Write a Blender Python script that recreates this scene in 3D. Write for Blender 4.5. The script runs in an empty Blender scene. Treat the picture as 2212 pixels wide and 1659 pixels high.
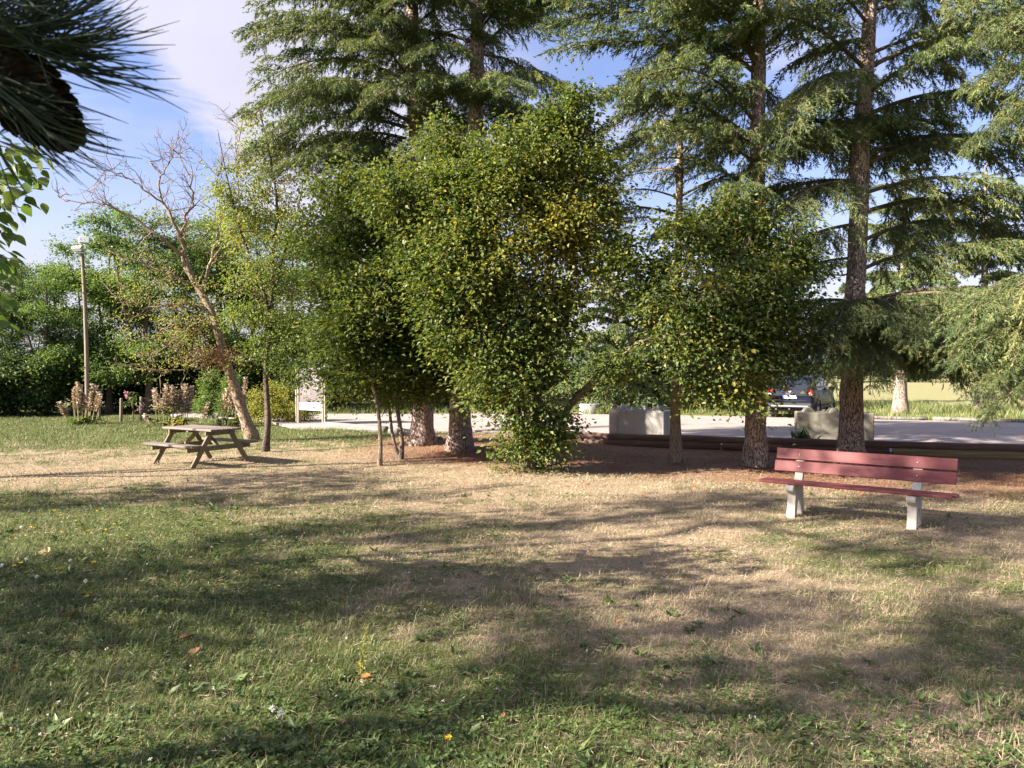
import bpy, math, random
import numpy as np
from mathutils import Vector, Matrix, Euler

random.seed(7)
RNG = np.random.default_rng(11)
R = math.radians
scene = bpy.context.scene
COL = scene.collection

# ------------------------------------------------------------------ camera, sky, sun, exposure
CAM_H = 1.95
PITCH = math.atan(29.5 / 1597.0)
cam_data = bpy.data.cameras.new('camera')
cam_data.lens = 26.0
cam_data.sensor_width = 36.0
cam_data.clip_start = 0.05
cam_data.clip_end = 3000.0
cam_data.dof.use_dof = True
cam_data.dof.focus_distance = 13.0
cam_data.dof.aperture_fstop = 11.0
cam = bpy.data.objects.new('camera', cam_data)
cam.location = (0, 0, CAM_H)
cam.rotation_euler = (math.pi / 2 - PITCH, 0, 0)
COL.objects.link(cam)
scene.camera = cam

SUN_EL = R(29.0)
SUN_DIR = Vector((-0.945, -0.327, 0)).normalized()          # horizontal direction towards the sun
world = bpy.data.worlds.new('World')
scene.world = world
world.use_nodes = True

sun_data = bpy.data.lights.new('sun', 'SUN')
sun_data.energy = 5.0
sun_data.angle = R(0.55)
sun_data.color = (1.0, 0.90, 0.79)
sun = bpy.data.objects.new('sun', sun_data)
to_sun = Vector((SUN_DIR.x * math.cos(SUN_EL), SUN_DIR.y * math.cos(SUN_EL), math.sin(SUN_EL)))
sun.rotation_euler = to_sun.to_track_quat('Z', 'Y').to_euler()
sun.location = (-30, -10, 30)
COL.objects.link(sun)

scene.view_settings.view_transform = 'Standard'
scene.view_settings.look = 'None'
scene.view_settings.gamma = 1.0
scene.view_settings.use_curve_mapping = False
scene.view_settings.exposure = 2.2
scene.cycles.use_denoising = True
scene.cycles.max_bounces = 6
scene.cycles.diffuse_bounces = 3
scene.cycles.glossy_bounces = 2
scene.cycles.transmission_bounces = 4
scene.cycles.transparent_max_bounces = 4
scene.cycles.caustics_reflective = False
scene.cycles.caustics_refractive = False


def link(nt, v, sock):
    if hasattr(v, 'is_output'):
        nt.links.new(v, sock)
    elif isinstance(v, (tuple, list)) and sock.type == 'RGBA' and len(v) == 3:
        sock.default_value = (*v, 1)
    else:
        sock.default_value = v


def node(nt, typ, ins=None, out=0, **props):
    n = nt.nodes.new(typ)
    for k, v in props.items():
        setattr(n, k, v)
    for k, v in (ins or {}).items():
        link(nt, v, n.inputs[k])
    return n.outputs[out]


def mth(nt, op, a, b=0.0, c=0.0, clamp=False):
    return node(nt, 'ShaderNodeMath', {0: a, 1: b, 2: c}, operation=op, use_clamp=clamp)


def mixc(nt, f, a, b, blend='MIX'):
    return node(nt, 'ShaderNodeMix', {0: f, 6: a, 7: b}, out=2, data_type='RGBA', blend_type=blend)


def ramp(nt, fac, stops, interp='LINEAR'):
    n = nt.nodes.new('ShaderNodeValToRGB')
    cr = n.color_ramp
    cr.interpolation = interp
    while len(cr.elements) < len(stops):
        cr.elements.new(0.5)
    for e, (p, c) in zip(cr.elements, stops):
        e.position = p
        e.color = (*c, 1) if len(c) == 3 else c
    link(nt, fac, n.inputs[0])
    return n.outputs[0]


def sstep(nt, v, lo, hi):
    return node(nt, 'ShaderNodeMapRange', {0: v, 1: lo, 2: hi, 3: 0.0, 4: 1.0}, interpolation_type='SMOOTHSTEP')


def noise(nt, vec, scale, detail=4.0, rough=0.55, dist=0.0):
    return node(nt, 'ShaderNodeTexNoise', {'Vector': vec, 'Scale': scale, 'Detail': detail, 'Roughness': rough, 'Distortion': dist})


def vmul(nt, v, s):
    return node(nt, 'ShaderNodeVectorMath', {0: v, 1: s}, operation='MULTIPLY')


def build_world():
    nt = world.node_tree
    nt.nodes.clear()
    sky = nt.nodes.new('ShaderNodeTexSky')
    sky.sky_type = 'NISHITA'
    sky.sun_disc = False
    sky.sun_elevation = SUN_EL
    sky.sun_rotation = math.atan2(SUN_DIR.x, SUN_DIR.y)
    sky.altitude = 50
    sky.air_density = 1.3
    sky.dust_density = 1.2
    sky.ozone_density = 2.2
    d = node(nt, 'ShaderNodeTexCoord', out=0)
    sep = nt.nodes.new('ShaderNodeSeparateXYZ')
    nt.links.new(d, sep.inputs[0])
    zc = mth(nt, 'ADD', mth(nt, 'MAXIMUM', sep.outputs[2], 0.0), 0.12)
    px = mth(nt, 'DIVIDE', sep.outputs[0], zc)
    py = mth(nt, 'DIVIDE', sep.outputs[1], zc)
    comb = node(nt, 'ShaderNodeCombineXYZ', {0: px, 1: py, 2: 0.0})
    big = noise(nt, comb, 0.55, 6.0, 0.55, 0.3)
    fine = noise(nt, comb, 2.2, 6.0, 0.6, 0.4)
    # a bank of thin cloud that starts along a line through the sky and thins out behind it
    edge = mth(nt, 'ADD', mth(nt, 'ADD', mth(nt, 'MULTIPLY', px, 1.0), mth(nt, 'MULTIPLY', py, 0.16)), 0.62)
    edge = mth(nt, 'ADD', edge, mth(nt, 'MULTIPLY', mth(nt, 'SUBTRACT', fine, 0.5), 0.5))
    bank = mth(nt, 'MULTIPLY', sstep(nt, edge, 0.0, 0.14), mth(nt, 'SUBTRACT', 1.0, sstep(nt, edge, 0.55, 1.15)))
    body = sstep(nt, mth(nt, 'ADD', big, mth(nt, 'MULTIPLY', fine, 0.25)), 0.58, 0.82)
    c = mth(nt, 'MAXIMUM', mth(nt, 'MULTIPLY', bank, 0.9), mth(nt, 'MULTIPLY', body, 0.75))
    # milky air low over the horizon
    low = mth(nt, 'MULTIPLY', mth(nt, 'SUBTRACT', 1.0, sstep(nt, sep.outputs[2], 0.02, 0.30)), 0.75)
    c = mth(nt, 'MAXIMUM', c, low)
    c = mth(nt, 'MULTIPLY', c, sstep(nt, sep.outputs[2], -0.05, 0.0))
    cloud = mixc(nt, fine, (3.1, 3.0, 3.7), (4.2, 4.05, 4.6))
    tinted = mixc(nt, 1.0, sky.outputs[0], (0.86, 0.80, 1.05), 'MULTIPLY')
    col = mixc(nt, c, tinted, cloud)
    bg = nt.nodes.new('ShaderNodeBackground')
    bg.inputs['Strength'].default_value = 0.0525
    nt.links.new(col, bg.inputs['Color'])
    out = nt.nodes.new('ShaderNodeOutputWorld')
    nt.links.new(bg.outputs[0], out.inputs[0])


build_world()


# ------------------------------------------------------------------ measuring helpers
F_PX = 1597.0          # focal length on a 2212 x 1659 view of the photograph
CP, SP = math.cos(PITCH), math.sin(PITCH)


def ray(px, py):
    u, v = (px - 1106.0) / F_PX, (829.5 - py) / F_PX
    return np.array([u, CP + v * SP, -SP + v * CP])


def on_ground(px, py, z=0.0):
    d = ray(px, py)
    t = (z - CAM_H) / d[2]
    return np.array([d[0] * t, d[1] * t, z])


def at(px, py, depth):
    d = ray(px, py)
    t = depth / d[1]
    return np.array([d[0] * t, depth, CAM_H + d[2] * t])


# ------------------------------------------------------------------ mesh helpers
class MB:
    """collects vertices and faces, builds ONE mesh object"""

    def __init__(self):
        self.v, self.f, self.m, self.t, self.s = [], [], [], [], []
        self.n = 0

    def add(self, v, f, mat=0, tint=0.5, smooth=False):
        v = np.asarray(v, dtype=np.float64).reshape(-1, 3)
        if isinstance(f, np.ndarray):
            groups = [f]
        else:
            by = {}
            for q in f:
                by.setdefault(len(q), []).append(q)
            groups = [np.array(q) for q in by.values()]
        for g in groups:
            self.f.append(g.astype(np.int64) + self.n)
            self.m.append(np.full(len(g), mat, dtype=np.int32))
            self.s.append(np.full(len(g), smooth, dtype=bool))
        self.v.append(v)
        self.t.append(np.broadcast_to(np.asarray(tint, dtype=np.float32), (len(v),)))
        self.n += len(v)
        return self

    def mesh(self, name, mats):
        me = bpy.data.meshes.new(name)
        V = np.concatenate(self.v)
        T = np.concatenate(self.t)
        loops = np.concatenate([g.ravel() for g in self.f])
        tot = np.concatenate([np.full(len(g), g.shape[1]) for g in self.f])
        start = np.concatenate([[0], np.cumsum(tot)[:-1]])
        me.vertices.add(len(V))
        me.vertices.foreach_set('co', V.astype(np.float32).ravel())
        me.loops.add(len(loops))
        me.loops.foreach_set('vertex_index', loops.astype(np.int32))
        me.polygons.add(len(tot))
        me.polygons.foreach_set('loop_start', start.astype(np.int32))
        me.polygons.foreach_set('loop_total', tot.astype(np.int32))
        me.polygons.foreach_set('material_index', np.concatenate(self.m))
        me.polygons.foreach_set('use_smooth', np.concatenate(self.s))
        a = me.attributes.new('tint', 'FLOAT', 'POINT')
        a.data.foreach_set('value', T.astype(np.float32))
        for m in (mats if isinstance(mats, (list, tuple)) else [mats]):
            me.materials.append(m)
        me.update(calc_edges=True)
        me.validate()
        return me

    def build(self, name, mats, parent=None, **tags):
        return obj(name, self.mesh(name, mats), parent, **tags)


def obj(name, data, parent=None, loc=None, rot=None, label=None, category=None, group=None, kind=None):
    o = bpy.data.objects.new(name, data)
    COL.objects.link(o)
    if parent is not None:
        o.parent = parent
    if loc is not None:
        o.location = loc
    if rot is not None:
        o.rotation_euler = rot
    if label:
        o['label'] = label
    if category:
        o['category'] = category
    if group:
        o['group'] = group
    if kind:
        o['kind'] = kind
    return o


def thing(name, label, category, loc=(0, 0, 0), rotz=0.0, group=None):
    return obj(name, None, None, loc, (0, 0, rotz), label, category, group)


def box_vf(size, center=(0, 0, 0), bev=0.0):
    """box with chamfered edges (all 12) - returns verts, faces"""
    sx, sy, sz = [s / 2 for s in size]
    cx, cy, cz = center
    if bev <= 0:
        v = [(cx + x * sx, cy + y * sy, cz + z * sz) for x in (-1, 1) for y in (-1, 1) for z in (-1, 1)]
        f = [(0, 1, 3, 2), (4, 6, 7, 5), (0, 4, 5, 1), (2, 3, 7, 6), (0, 2, 6, 4), (1, 5, 7, 3)]
        return np.array(v), f
    b = min(bev, sx * .9, sy * .9, sz * .9)
    v, idx = [], {}
    for x in (-1, 1):
        for y in (-1, 1):
            for z in (-1, 1):
                for ax in range(3):
                    p = [x * (sx - (0 if ax == 0 else b)), y * (sy - (0 if ax == 1 else b)), z * (sz - (0 if ax == 2 else b))]
                    idx[(x, y, z, ax)] = len(v)
                    v.append((p[0] + cx, p[1] + cy, p[2] + cz))
    f = []
    for ax in range(3):
        for s in (-1, 1):
            o1, o2 = [a for a in range(3) if a != ax]
            q = []
            for (a, c) in ((-1, -1), (1, -1), (1, 1), (-1, 1)):
                k = [0, 0, 0]
                k[ax], k[o1], k[o2] = s, a, c
                q.append(idx[(*k, ax)])
            f.append(tuple(q))
    for ax in range(3):
        o1, o2 = [a for a in range(3) if a != ax]
        for a in (-1, 1):
            for c in (-1, 1):
                k0, k1 = [0, 0, 0], [0, 0, 0]
                k0[ax], k1[ax] = -1, 1
                k0[o1] = k1[o1] = a
                k0[o2] = k1[o2] = c
                f.append((idx[(*k0, o1)], idx[(*k1, o1)], idx[(*k1, o2)], idx[(*k0, o2)]))
    for x in (-1, 1):
        for y in (-1, 1):
            for z in (-1, 1):
                f.append((idx[(x, y, z, 0)], idx[(x, y, z, 1)], idx[(x, y, z, 2)]))
    return np.array(v), f


def rotz_pts(v, a):
    c, s = math.cos(a), math.sin(a)
    v = np.asarray(v, float)
    return np.stack([v[:, 0] * c - v[:, 1] * s, v[:, 0] * s + v[:, 1] * c, v[:, 2]], 1)


def frame_of(d):
    d = np.asarray(d, float)
    d = d / (np.linalg.norm(d, axis=-1, keepdims=True) + 1e-9)
    ref = np.where(np.abs(d[..., 2:3]) > 0.95, np.array([1., 0, 0]), np.array([0, 0, 1.]))
    a = np.cross(ref, d)
    a = a / (np.linalg.norm(a, axis=-1, keepdims=True) + 1e-9)
    b = np.cross(d, a)
    return d, a, b


def tube_vf(pts, rad, sides=10, cap=True, rough=0.0, rng=None):
    pts = np.asarray(pts, float)
    rad = np.asarray(rad, float) * np.ones(len(pts))
    tang = np.gradient(pts, axis=0)
    tang /= np.linalg.norm(tang, axis=1, keepdims=True) + 1e-9
    a = np.cross(tang[0], [0.3, 0.9, 0.1])
    a /= np.linalg.norm(a)
    ang = np.linspace(0, 2 * math.pi, sides, endpoint=False)
    V = []
    for i in range(len(pts)):
        a = a - tang[i] * a.dot(tang[i])
        a /= np.linalg.norm(a) + 1e-9
        b = np.cross(tang[i], a)
        r = rad[i] * (1 + (rng.normal(0, rough, sides) if rng is not None and rough else 0))
        V.append(pts[i] + (np.cos(ang) * r)[:, None] * a + (np.sin(ang) * r)[:, None] * b)
    V = np.concatenate(V)
    n = len(pts)
    i = np.arange(n - 1)[:, None] * sides
    j = np.arange(sides)[None]
    k = (j + 1) % sides
    f = np.stack([i + j, i + k, i + sides + k, i + sides + j], -1).reshape(-1, 4)
    faces = [tuple(q) for q in f]
    if cap:
        faces.append(tuple(range(sides - 1, -1, -1)))
        faces.append(tuple(range((n - 1) * sides, n * sides)))
    return V, faces


def smooth_path(pts, n):
    """catmull-rom through pts -> n points"""
    P = np.asarray(pts, float)
    P = np.concatenate([[2 * P[0] - P[1]], P, [2 * P[-1] - P[-2]]])
    m = len(P) - 3
    out = []
    for t in np.linspace(0, m - 1e-6, n):
        i = int(t)
        u = t - i
        p0, p1, p2, p3 = P[i:i + 4]
        out.append(0.5 * ((2 * p1) + (-p0 + p2) * u + (2 * p0 - 5 * p1 + 4 * p2 - p3) * u * u + (-p0 + 3 * p1 - 3 * p2 + p3) * u ** 3))
    return np.array(out)


def sticks(mb, p0, p1, r0, r1, sides, mat=0):
    """many tapered sticks at once"""
    if len(p0) == 0:
        return
    d, a, b = frame_of(p1 - p0)
    ang = np.arange(sides) * 2 * math.pi / sides
    ca, sa = np.cos(ang)[None, :, None], np.sin(ang)[None, :, None]
    ring = a[:, None] * ca + b[:, None] * sa
    V = np.concatenate([p0[:, None] + ring * r0[:, None, None], p1[:, None] + ring * r1[:, None, None]], 1)
    n = len(p0)
    j = np.arange(sides)
    k = (j + 1) % sides
    f = np.stack([j, k, k + sides, j + sides], -1)[None] + (np.arange(n) * 2 * sides)[:, None, None]
    mb.add(V.reshape(-1, 3), f.reshape(-1, 4), mat, 0.5, True)


def leaves(mb, pos, axis, normal, length, width, tint, mat=0, fold=0.25):
    """rhombic leaves: base, side, tip, side"""
    n = len(pos)
    if n == 0:
        return
    axis = axis / (np.linalg.norm(axis, axis=1, keepdims=True) + 1e-9)
    side = np.cross(axis, normal)
    side /= np.linalg.norm(side, axis=1, keepdims=True) + 1e-9
    up = np.cross(side, axis)
    L = (np.asarray(length) * np.ones(n))[:, None]
    W = (np.asarray(width) * np.ones(n))[:, None]
    mid = pos + axis * L * 0.45 + up * W * fold
    V = np.stack([pos, mid + side * W * 0.5, pos + axis * L, mid - side * W * 0.5], 1)
    f = np.arange(n * 4).reshape(n, 4)
    mb.add(V.reshape(-1, 3), f, mat, np.repeat(np.asarray(tint) * np.ones(n), 4))


def unit(rng, n):
    v = rng.normal(size=(n, 3))
    return v / np.linalg.norm(v, axis=1, keepdims=True)


_vn = np.random.default_rng(5).random((256, 256))


def vnoise(x, y, s):
    """smooth 2-D value noise, 0..1"""
    x, y = np.asarray(x) * s + 100.0, np.asarray(y) * s + 100.0
    xi, yi = np.floor(x).astype(int), np.floor(y).astype(int)
    fx, fy = x - xi, y - yi
    fx, fy = fx * fx * (3 - 2 * fx), fy * fy * (3 - 2 * fy)
    g = lambda a, b: _vn[a % 256, b % 256]
    return (g(xi, yi) * (1 - fx) + g(xi + 1, yi) * fx) * (1 - fy) + (g(xi, yi + 1) * (1 - fx) + g(xi + 1, yi + 1) * fx) * fy


def ground_z(x, y):
    x, y = np.asarray(x, float), np.asarray(y, float)
    z = 0.05 * (vnoise(x, y, 0.35) - 0.5) + 0.025 * (vnoise(x, y, 1.3) - 0.5)
    for (cx, cy, r, h) in ((-2.0, 19.5, 2.4, 0.16), (1.0, 18.6, 2.0, 0.08)):
        z = z + h * np.exp(-((x - cx) ** 2 + (y - cy) ** 2) / (2 * (r * 0.6) ** 2))
    return z


def gpt(px, py):
    """point of the uneven ground under a pixel"""
    p = on_ground(px, py, 0.0)
    for _ in range(3):
        p = on_ground(px, py, float(ground_z(p[0], p[1])))
    return p


# ------------------------------------------------------------------ materials
def new_mat(name):
    m = bpy.data.materials.new(name)
    m.use_nodes = True
    nt = m.node_tree
    bs = nt.nodes['Principled BSDF']
    return m, nt, bs


def plain(name, col, rough=0.6, metal=0.0, var=0.12, scale=30.0, bump=0.0, spec=0.5):
    m, nt, bs = new_mat(name)
    tc = node(nt, 'ShaderNodeTexCoord', out=3)
    n = noise(nt, tc, scale, 4)
    c = mixc(nt, n, tuple(max(0, k * (1 - 2 * var)) for k in col), tuple(min(1, k * (1 + 2 * var)) for k in col))
    link(nt, c, bs.inputs['Base Color'])
    bs.inputs['Roughness'].default_value = rough
    bs.inputs['Metallic'].default_value = metal
    bs.inputs['Specular IOR Level'].default_value = spec
    if bump:
        b = node(nt, 'ShaderNodeBump', {'Height': n, 'Strength': bump, 'Distance': 0.01})
        link(nt, b, bs.inputs['Normal'])
    return m


def leaf_mat(name, stops, trans=0.35, rough=0.5, boost=1.5):
    m, nt, bs = new_mat(name)
    t = node(nt, 'ShaderNodeAttribute', out=2, attribute_name='tint')
    c = ramp(nt, t, stops)
    link(nt, c, bs.inputs['Base Color'])
    bs.inputs['Roughness'].default_value = rough
    bs.inputs['Specular IOR Level'].default_value = 0.3
    tr = nt.nodes.new('ShaderNodeBsdfTranslucent')
    link(nt, mixc(nt, 1.0, c, (boost, boost * 0.95, boost * 0.45), 'MULTIPLY'), tr.inputs[0])
    mx = nt.nodes.new('ShaderNodeMixShader')
    mx.inputs[0].default_value = trans
    nt.links.new(bs.outputs[0], mx.inputs[1])
    nt.links.new(tr.outputs[0], mx.inputs[2])
    nt.links.new(mx.outputs[0], nt.nodes['Material Output'].inputs[0])
    return m


def bark_mat(name, dark, light, vscale=7.0, stretch=0.25, bump=0.6, moss=None):
    m, nt, bs = new_mat(name)
    g = node(nt, 'ShaderNodeNewGeometry', out=0)
    st = vmul(nt, g, (1.0, 1.0, stretch))
    vor = nt.nodes.new('ShaderNodeTexVoronoi')
    vor.feature = 'DISTANCE_TO_EDGE'
    vor.inputs['Scale'].default_value = vscale
    wob = node(nt, 'ShaderNodeVectorMath', {0: st, 1: vmul(nt, node(nt, 'ShaderNodeTexNoise', {'Vector': st, 'Scale': vscale * 0.8, 'Detail': 3.0}, out=1), (0.12, 0.12, 0.12))}, operation='ADD')
    nt.links.new(wob, vor.inputs['Vector'])
    n = noise(nt, st, vscale * 2.2, 6, 0.65)
    big = noise(nt, g, 1.6, 3)
    h = mth(nt, 'MULTIPLY', sstep(nt, vor.outputs[0], 0.0, 0.11), mth(nt, 'ADD', n, 0.4))
    c = mixc(nt, h, dark, light)
    c = mixc(nt, sstep(nt, big, 0.35, 0.75), c, mixc(nt, 1.0, c, (1.35, 1.3, 1.22), 'MULTIPLY'))
    if moss:
        c = mixc(nt, mth(nt, 'MULTIPLY', sstep(nt, noise(nt, g, 3.0, 4), 0.52, 0.72), 0.7), c, moss)
    link(nt, c, bs.inputs['Base Color'])
    bs.inputs['Roughness'].default_value = 0.95
    bs.inputs['Specular IOR Level'].default_value = 0.15
    b = node(nt, 'ShaderNodeBump', {'Height': h, 'Strength': bump, 'Distance': 0.03})
    link(nt, b, bs.inputs['Normal'])
    return m


def wood_mat(name, dark, light, axis=0, moss=None, scale=3.0, rough=0.85):
    m, nt, bs = new_mat(name)
    tc = node(nt, 'ShaderNodeTexCoord', out=3)
    s = [scale * 8.0] * 3
    s[axis] = scale * 0.5
    oi = node(nt, 'ShaderNodeObjectInfo', out=5)
    off = node(nt, 'ShaderNodeCombineXYZ', {0: mth(nt, 'MULTIPLY', oi, 13.0), 1: mth(nt, 'MULTIPLY', oi, 7.0), 2: oi})
    v = node(nt, 'ShaderNodeVectorMath', {0: vmul(nt, tc, tuple(s)), 1: off}, operation='ADD')
    n = noise(nt, v, 1.0, 6, 0.65, 0.4)
    c = ramp(nt, n, [(0.3, dark), (0.7, light)])
    c = mixc(nt, mth(nt, 'MULTIPLY', oi, 0.35), c, mixc(nt, 1.0, c, (0.62, 0.6, 0.58), 'MULTIPLY'))
    if moss:
        c = mixc(nt, mth(nt, 'MULTIPLY', sstep(nt, noise(nt, tc, 5.0, 4), 0.48, 0.68), 0.6), c, moss)
    link(nt, c, bs.inputs['Base Color'])
    bs.inputs['Roughness'].default_value = rough
    bs.inputs['Specular IOR Level'].default_value = 0.25
    b = node(nt, 'ShaderNodeBump', {'Height': n, 'Strength': 0.35, 'Distance': 0.006})
    link(nt, b, bs.inputs['Normal'])
    return m


def concrete_mat(name, base, stain, streaks=True):
    m, nt, bs = new_mat(name)
    tc = node(nt, 'ShaderNodeTexCoord', out=3)
    n = noise(nt, tc, 14.0, 6, 0.7)
    c = mixc(nt, n, tuple(k * 0.82 for k in base), tuple(k * 1.12 for k in base))
    if streaks:
        s = noise(nt, vmul(nt, tc, (5.0, 5.0, 0.5)), 1.2, 4, 0.6)
        c = mixc(nt, mth(nt, 'MULTIPLY', sstep(nt, s, 0.48, 0.72), 0.75), c, stain)
    else:
        s = noise(nt, tc, 5.0, 5, 0.65)
        c = mixc(nt, mth(nt, 'MULTIPLY', sstep(nt, s, 0.52, 0.75), 0.55), c, stain)
    link(nt, c, bs.inputs['Base Color'])
    bs.inputs['Roughness'].default_value = 0.9
    bs.inputs['Specular IOR Level'].default_value = 0.25
    b = node(nt, 'ShaderNodeBump', {'Height': noise(nt, tc, 60.0, 5, 0.7), 'Strength': 0.3, 'Distance': 0.006})
    link(nt, b, bs.inputs['Normal'])
    return m


def lawn_color(nt):
    """colour of the lawn by world position: dry straw, green, bare soil, needle litter, far field"""
    g = node(nt, 'ShaderNodeNewGeometry', out=0)
    sep = nt.nodes.new('ShaderNodeSeparateXYZ')
    nt.links.new(g, sep.inputs[0])
    x, y = sep.outputs[0], sep.outputs[1]
    flat = vmul(nt, g, (1, 1, 0))
    n1 = noise(nt, flat, 0.42, 5, 0.6, 0.3)
    n2 = noise(nt, flat, 1.7, 6, 0.65, 0.2)
    n3 = noise(nt, flat, 9.0, 4, 0.6)
    nn = mth(nt, 'ADD', mth(nt, 'MULTIPLY', n1, 0.45), mth(nt, 'MULTIPLY', n2, 0.40))
    nn = mth(nt, 'ADD', nn, mth(nt, 'MULTIPLY', n3, 0.15))
    n4 = noise(nt, flat, 3.6, 5, 0.65, 0.4)
    nn = mth(nt, 'ADD', nn, mth(nt, 'MULTIPLY', mth(nt, 'SUBTRACT', n4, 0.5), 0.30))
    # greener to the left in front, and beyond the table
    near = mth(nt, 'SUBTRACT', 1.0, sstep(nt, y, 9.0, 14.0))
    left = mth(nt, 'SUBTRACT', 1.0, sstep(nt, mth(nt, 'ADD', x, mth(nt, 'MULTIPLY', y, 0.35)), -2.0, 4.5))
    far = mth(nt, 'MULTIPLY', sstep(nt, mth(nt, 'ADD', mth(nt, 'SUBTRACT', y, mth(nt, 'MULTIPLY', x, 0.25)), mth(nt, 'MULTIPLY', mth(nt, 'SUBTRACT', n2, 0.5), 14.0)), 18.0, 24.0), sstep(nt, mth(nt, 'MULTIPLY', x, -1.0), 1.0, 4.0))
    bias = mth(nt, 'ADD', mth(nt, 'MULTIPLY', mth(nt, 'MULTIPLY', near, left), 0.195), mth(nt, 'MULTIPLY', far, 0.30))
    rg = mth(nt, 'MULTIPLY', sstep(nt, x, 1.5, 4.5), mth(nt, 'SUBTRACT', 1.0, sstep(nt, y, 8.0, 11.0)))
    bias = mth(nt, 'ADD', bias, mth(nt, 'MULTIPLY', rg, 0.075))
    low = mth(nt, 'SUBTRACT', 1.0, sstep(nt, y, 4.4, 6.0))
    bias = mth(nt, 'ADD', bias, mth(nt, 'MULTIPLY', low, 0.07))
    green = sstep(nt, mth(nt, 'ADD', nn, bias), 0.49, 0.68)
    c_green = mixc(nt, n3, (0.085, 0.115, 0.034), (0.17, 0.19, 0.065))
    c_straw = mixc(nt, n3, (0.28, 0.215, 0.145), (0.48, 0.385, 0.27))
    c = mixc(nt, green, c_straw, c_green)
    # red-brown needle litter under the cedars
    l = mth(nt, 'SUBTRACT', mth(nt, 'ADD', y, mth(nt, 'MULTIPLY', x, 0.42)), 14.0)
    l = mth(nt, 'ADD', l, mth(nt, 'MULTIPLY', mth(nt, 'SUBTRACT', n2, 0.5), 5.0))
    lit = mth(nt, 'MULTIPLY', sstep(nt, l, -0.5, 2.2), sstep(nt, x, -4.2, -2.2))
    lit = mth(nt, 'MULTIPLY', lit, mth(nt, 'SUBTRACT', 1.0, sstep(nt, y, 20.5, 22.5)))
    lit = mth(nt, 'MULTIPLY', lit, mth(nt, 'ADD', 0.62, mth(nt, 'MULTIPLY', sstep(nt, n1, 0.40, 0.62), 0.36)))
    c = mixc(nt, lit, c, mixc(nt, n3, (0.17, 0.072, 0.045), (0.33, 0.155, 0.09)))
    # mown dry field far away
    vg = mth(nt, 'MULTIPLY', sstep(nt, y, 25.0, 29.0), sstep(nt, x, 1.0, 5.0))
    c = mixc(nt, vg, c, mixc(nt, n2, (0.12, 0.15, 0.04), (0.24, 0.25, 0.08)))
    ff = sstep(nt, y, 38.0, 46.0)
    c = mixc(nt, ff, c, mixc(nt, n1, (0.34, 0.32, 0.17), (0.26, 0.27, 0.12)))
    soil = sstep(nt, mth(nt, 'ADD', mth(nt, 'MULTIPLY', n2, 0.6), mth(nt, 'MULTIPLY', n4, 0.4)), 0.56, 0.68)
    return c, n3, green, soil


def ground_material():
    m, nt, bs = new_mat('lawn_ground')
    c, n3, green, soil = lawn_color(nt)
    g = node(nt, 'ShaderNodeNewGeometry', out=0)
    fine = noise(nt, g, 45.0, 5, 0.7)
    thatch = mixc(nt, 1.0, c, (0.92, 0.90, 0.86), 'MULTIPLY')
    thatch = mixc(nt, mth(nt, 'MULTIPLY', soil, 0.75), thatch, (0.36, 0.26, 0.20))
    thatch = mixc(nt, sstep(nt, fine, 0.35, 0.7), mixc(nt, 1.0, thatch, (0.72, 0.7, 0.68), 'MULTIPLY'), thatch)
    link(nt, thatch, bs.inputs['Base Color'])
    bs.inputs['Roughness'].default_value = 1.0
    bs.inputs['Specular IOR Level'].default_value = 0.1
    b = node(nt, 'ShaderNodeBump', {'Height': fine, 'Strength': 0.8, 'Distance': 0.03})
    link(nt, b, bs.inputs['Normal'])
    return m


def grass_material():
    m, nt, bs = new_mat('grass_blades')
    c, n3, green, soil = lawn_color(nt)
    t = node(nt, 'ShaderNodeAttribute', out=2, attribute_name='tint')
    # single blades stray from the colour of their patch: green ones among straw, straw among green
    stray_g = mth(nt, 'GREATER_THAN', t, 0.80)
    stray_s = mth(nt, 'LESS_THAN', t, 0.16)
    c = mixc(nt, mth(nt, 'MULTIPLY', stray_g, 0.75), c, (0.085, 0.13, 0.035))
    c = mixc(nt, mth(nt, 'MULTIPLY', stray_s, 0.75), c, (0.42, 0.35, 0.20))
    c = mixc(nt, 1.0, c, mixc(nt, t, (0.75, 0.75, 0.75), (1.3, 1.3, 1.3)), 'MULTIPLY')
    link(nt, c, bs.inputs['Base Color'])
    bs.inputs['Roughness'].default_value = 0.6
    bs.inputs['Specular IOR Level'].default_value = 0.25
    tr = nt.nodes.new('ShaderNodeBsdfTranslucent')
    link(nt, c, tr.inputs[0])
    mx = nt.nodes.new('ShaderNodeMixShader')
    mx.inputs[0].default_value = 0.3
    nt.links.new(bs.outputs[0], mx.inputs[1])
    nt.links.new(tr.outputs[0], mx.inputs[2])
    nt.links.new(mx.outputs[0], nt.nodes['Material Output'].inputs[0])
    return m


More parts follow.
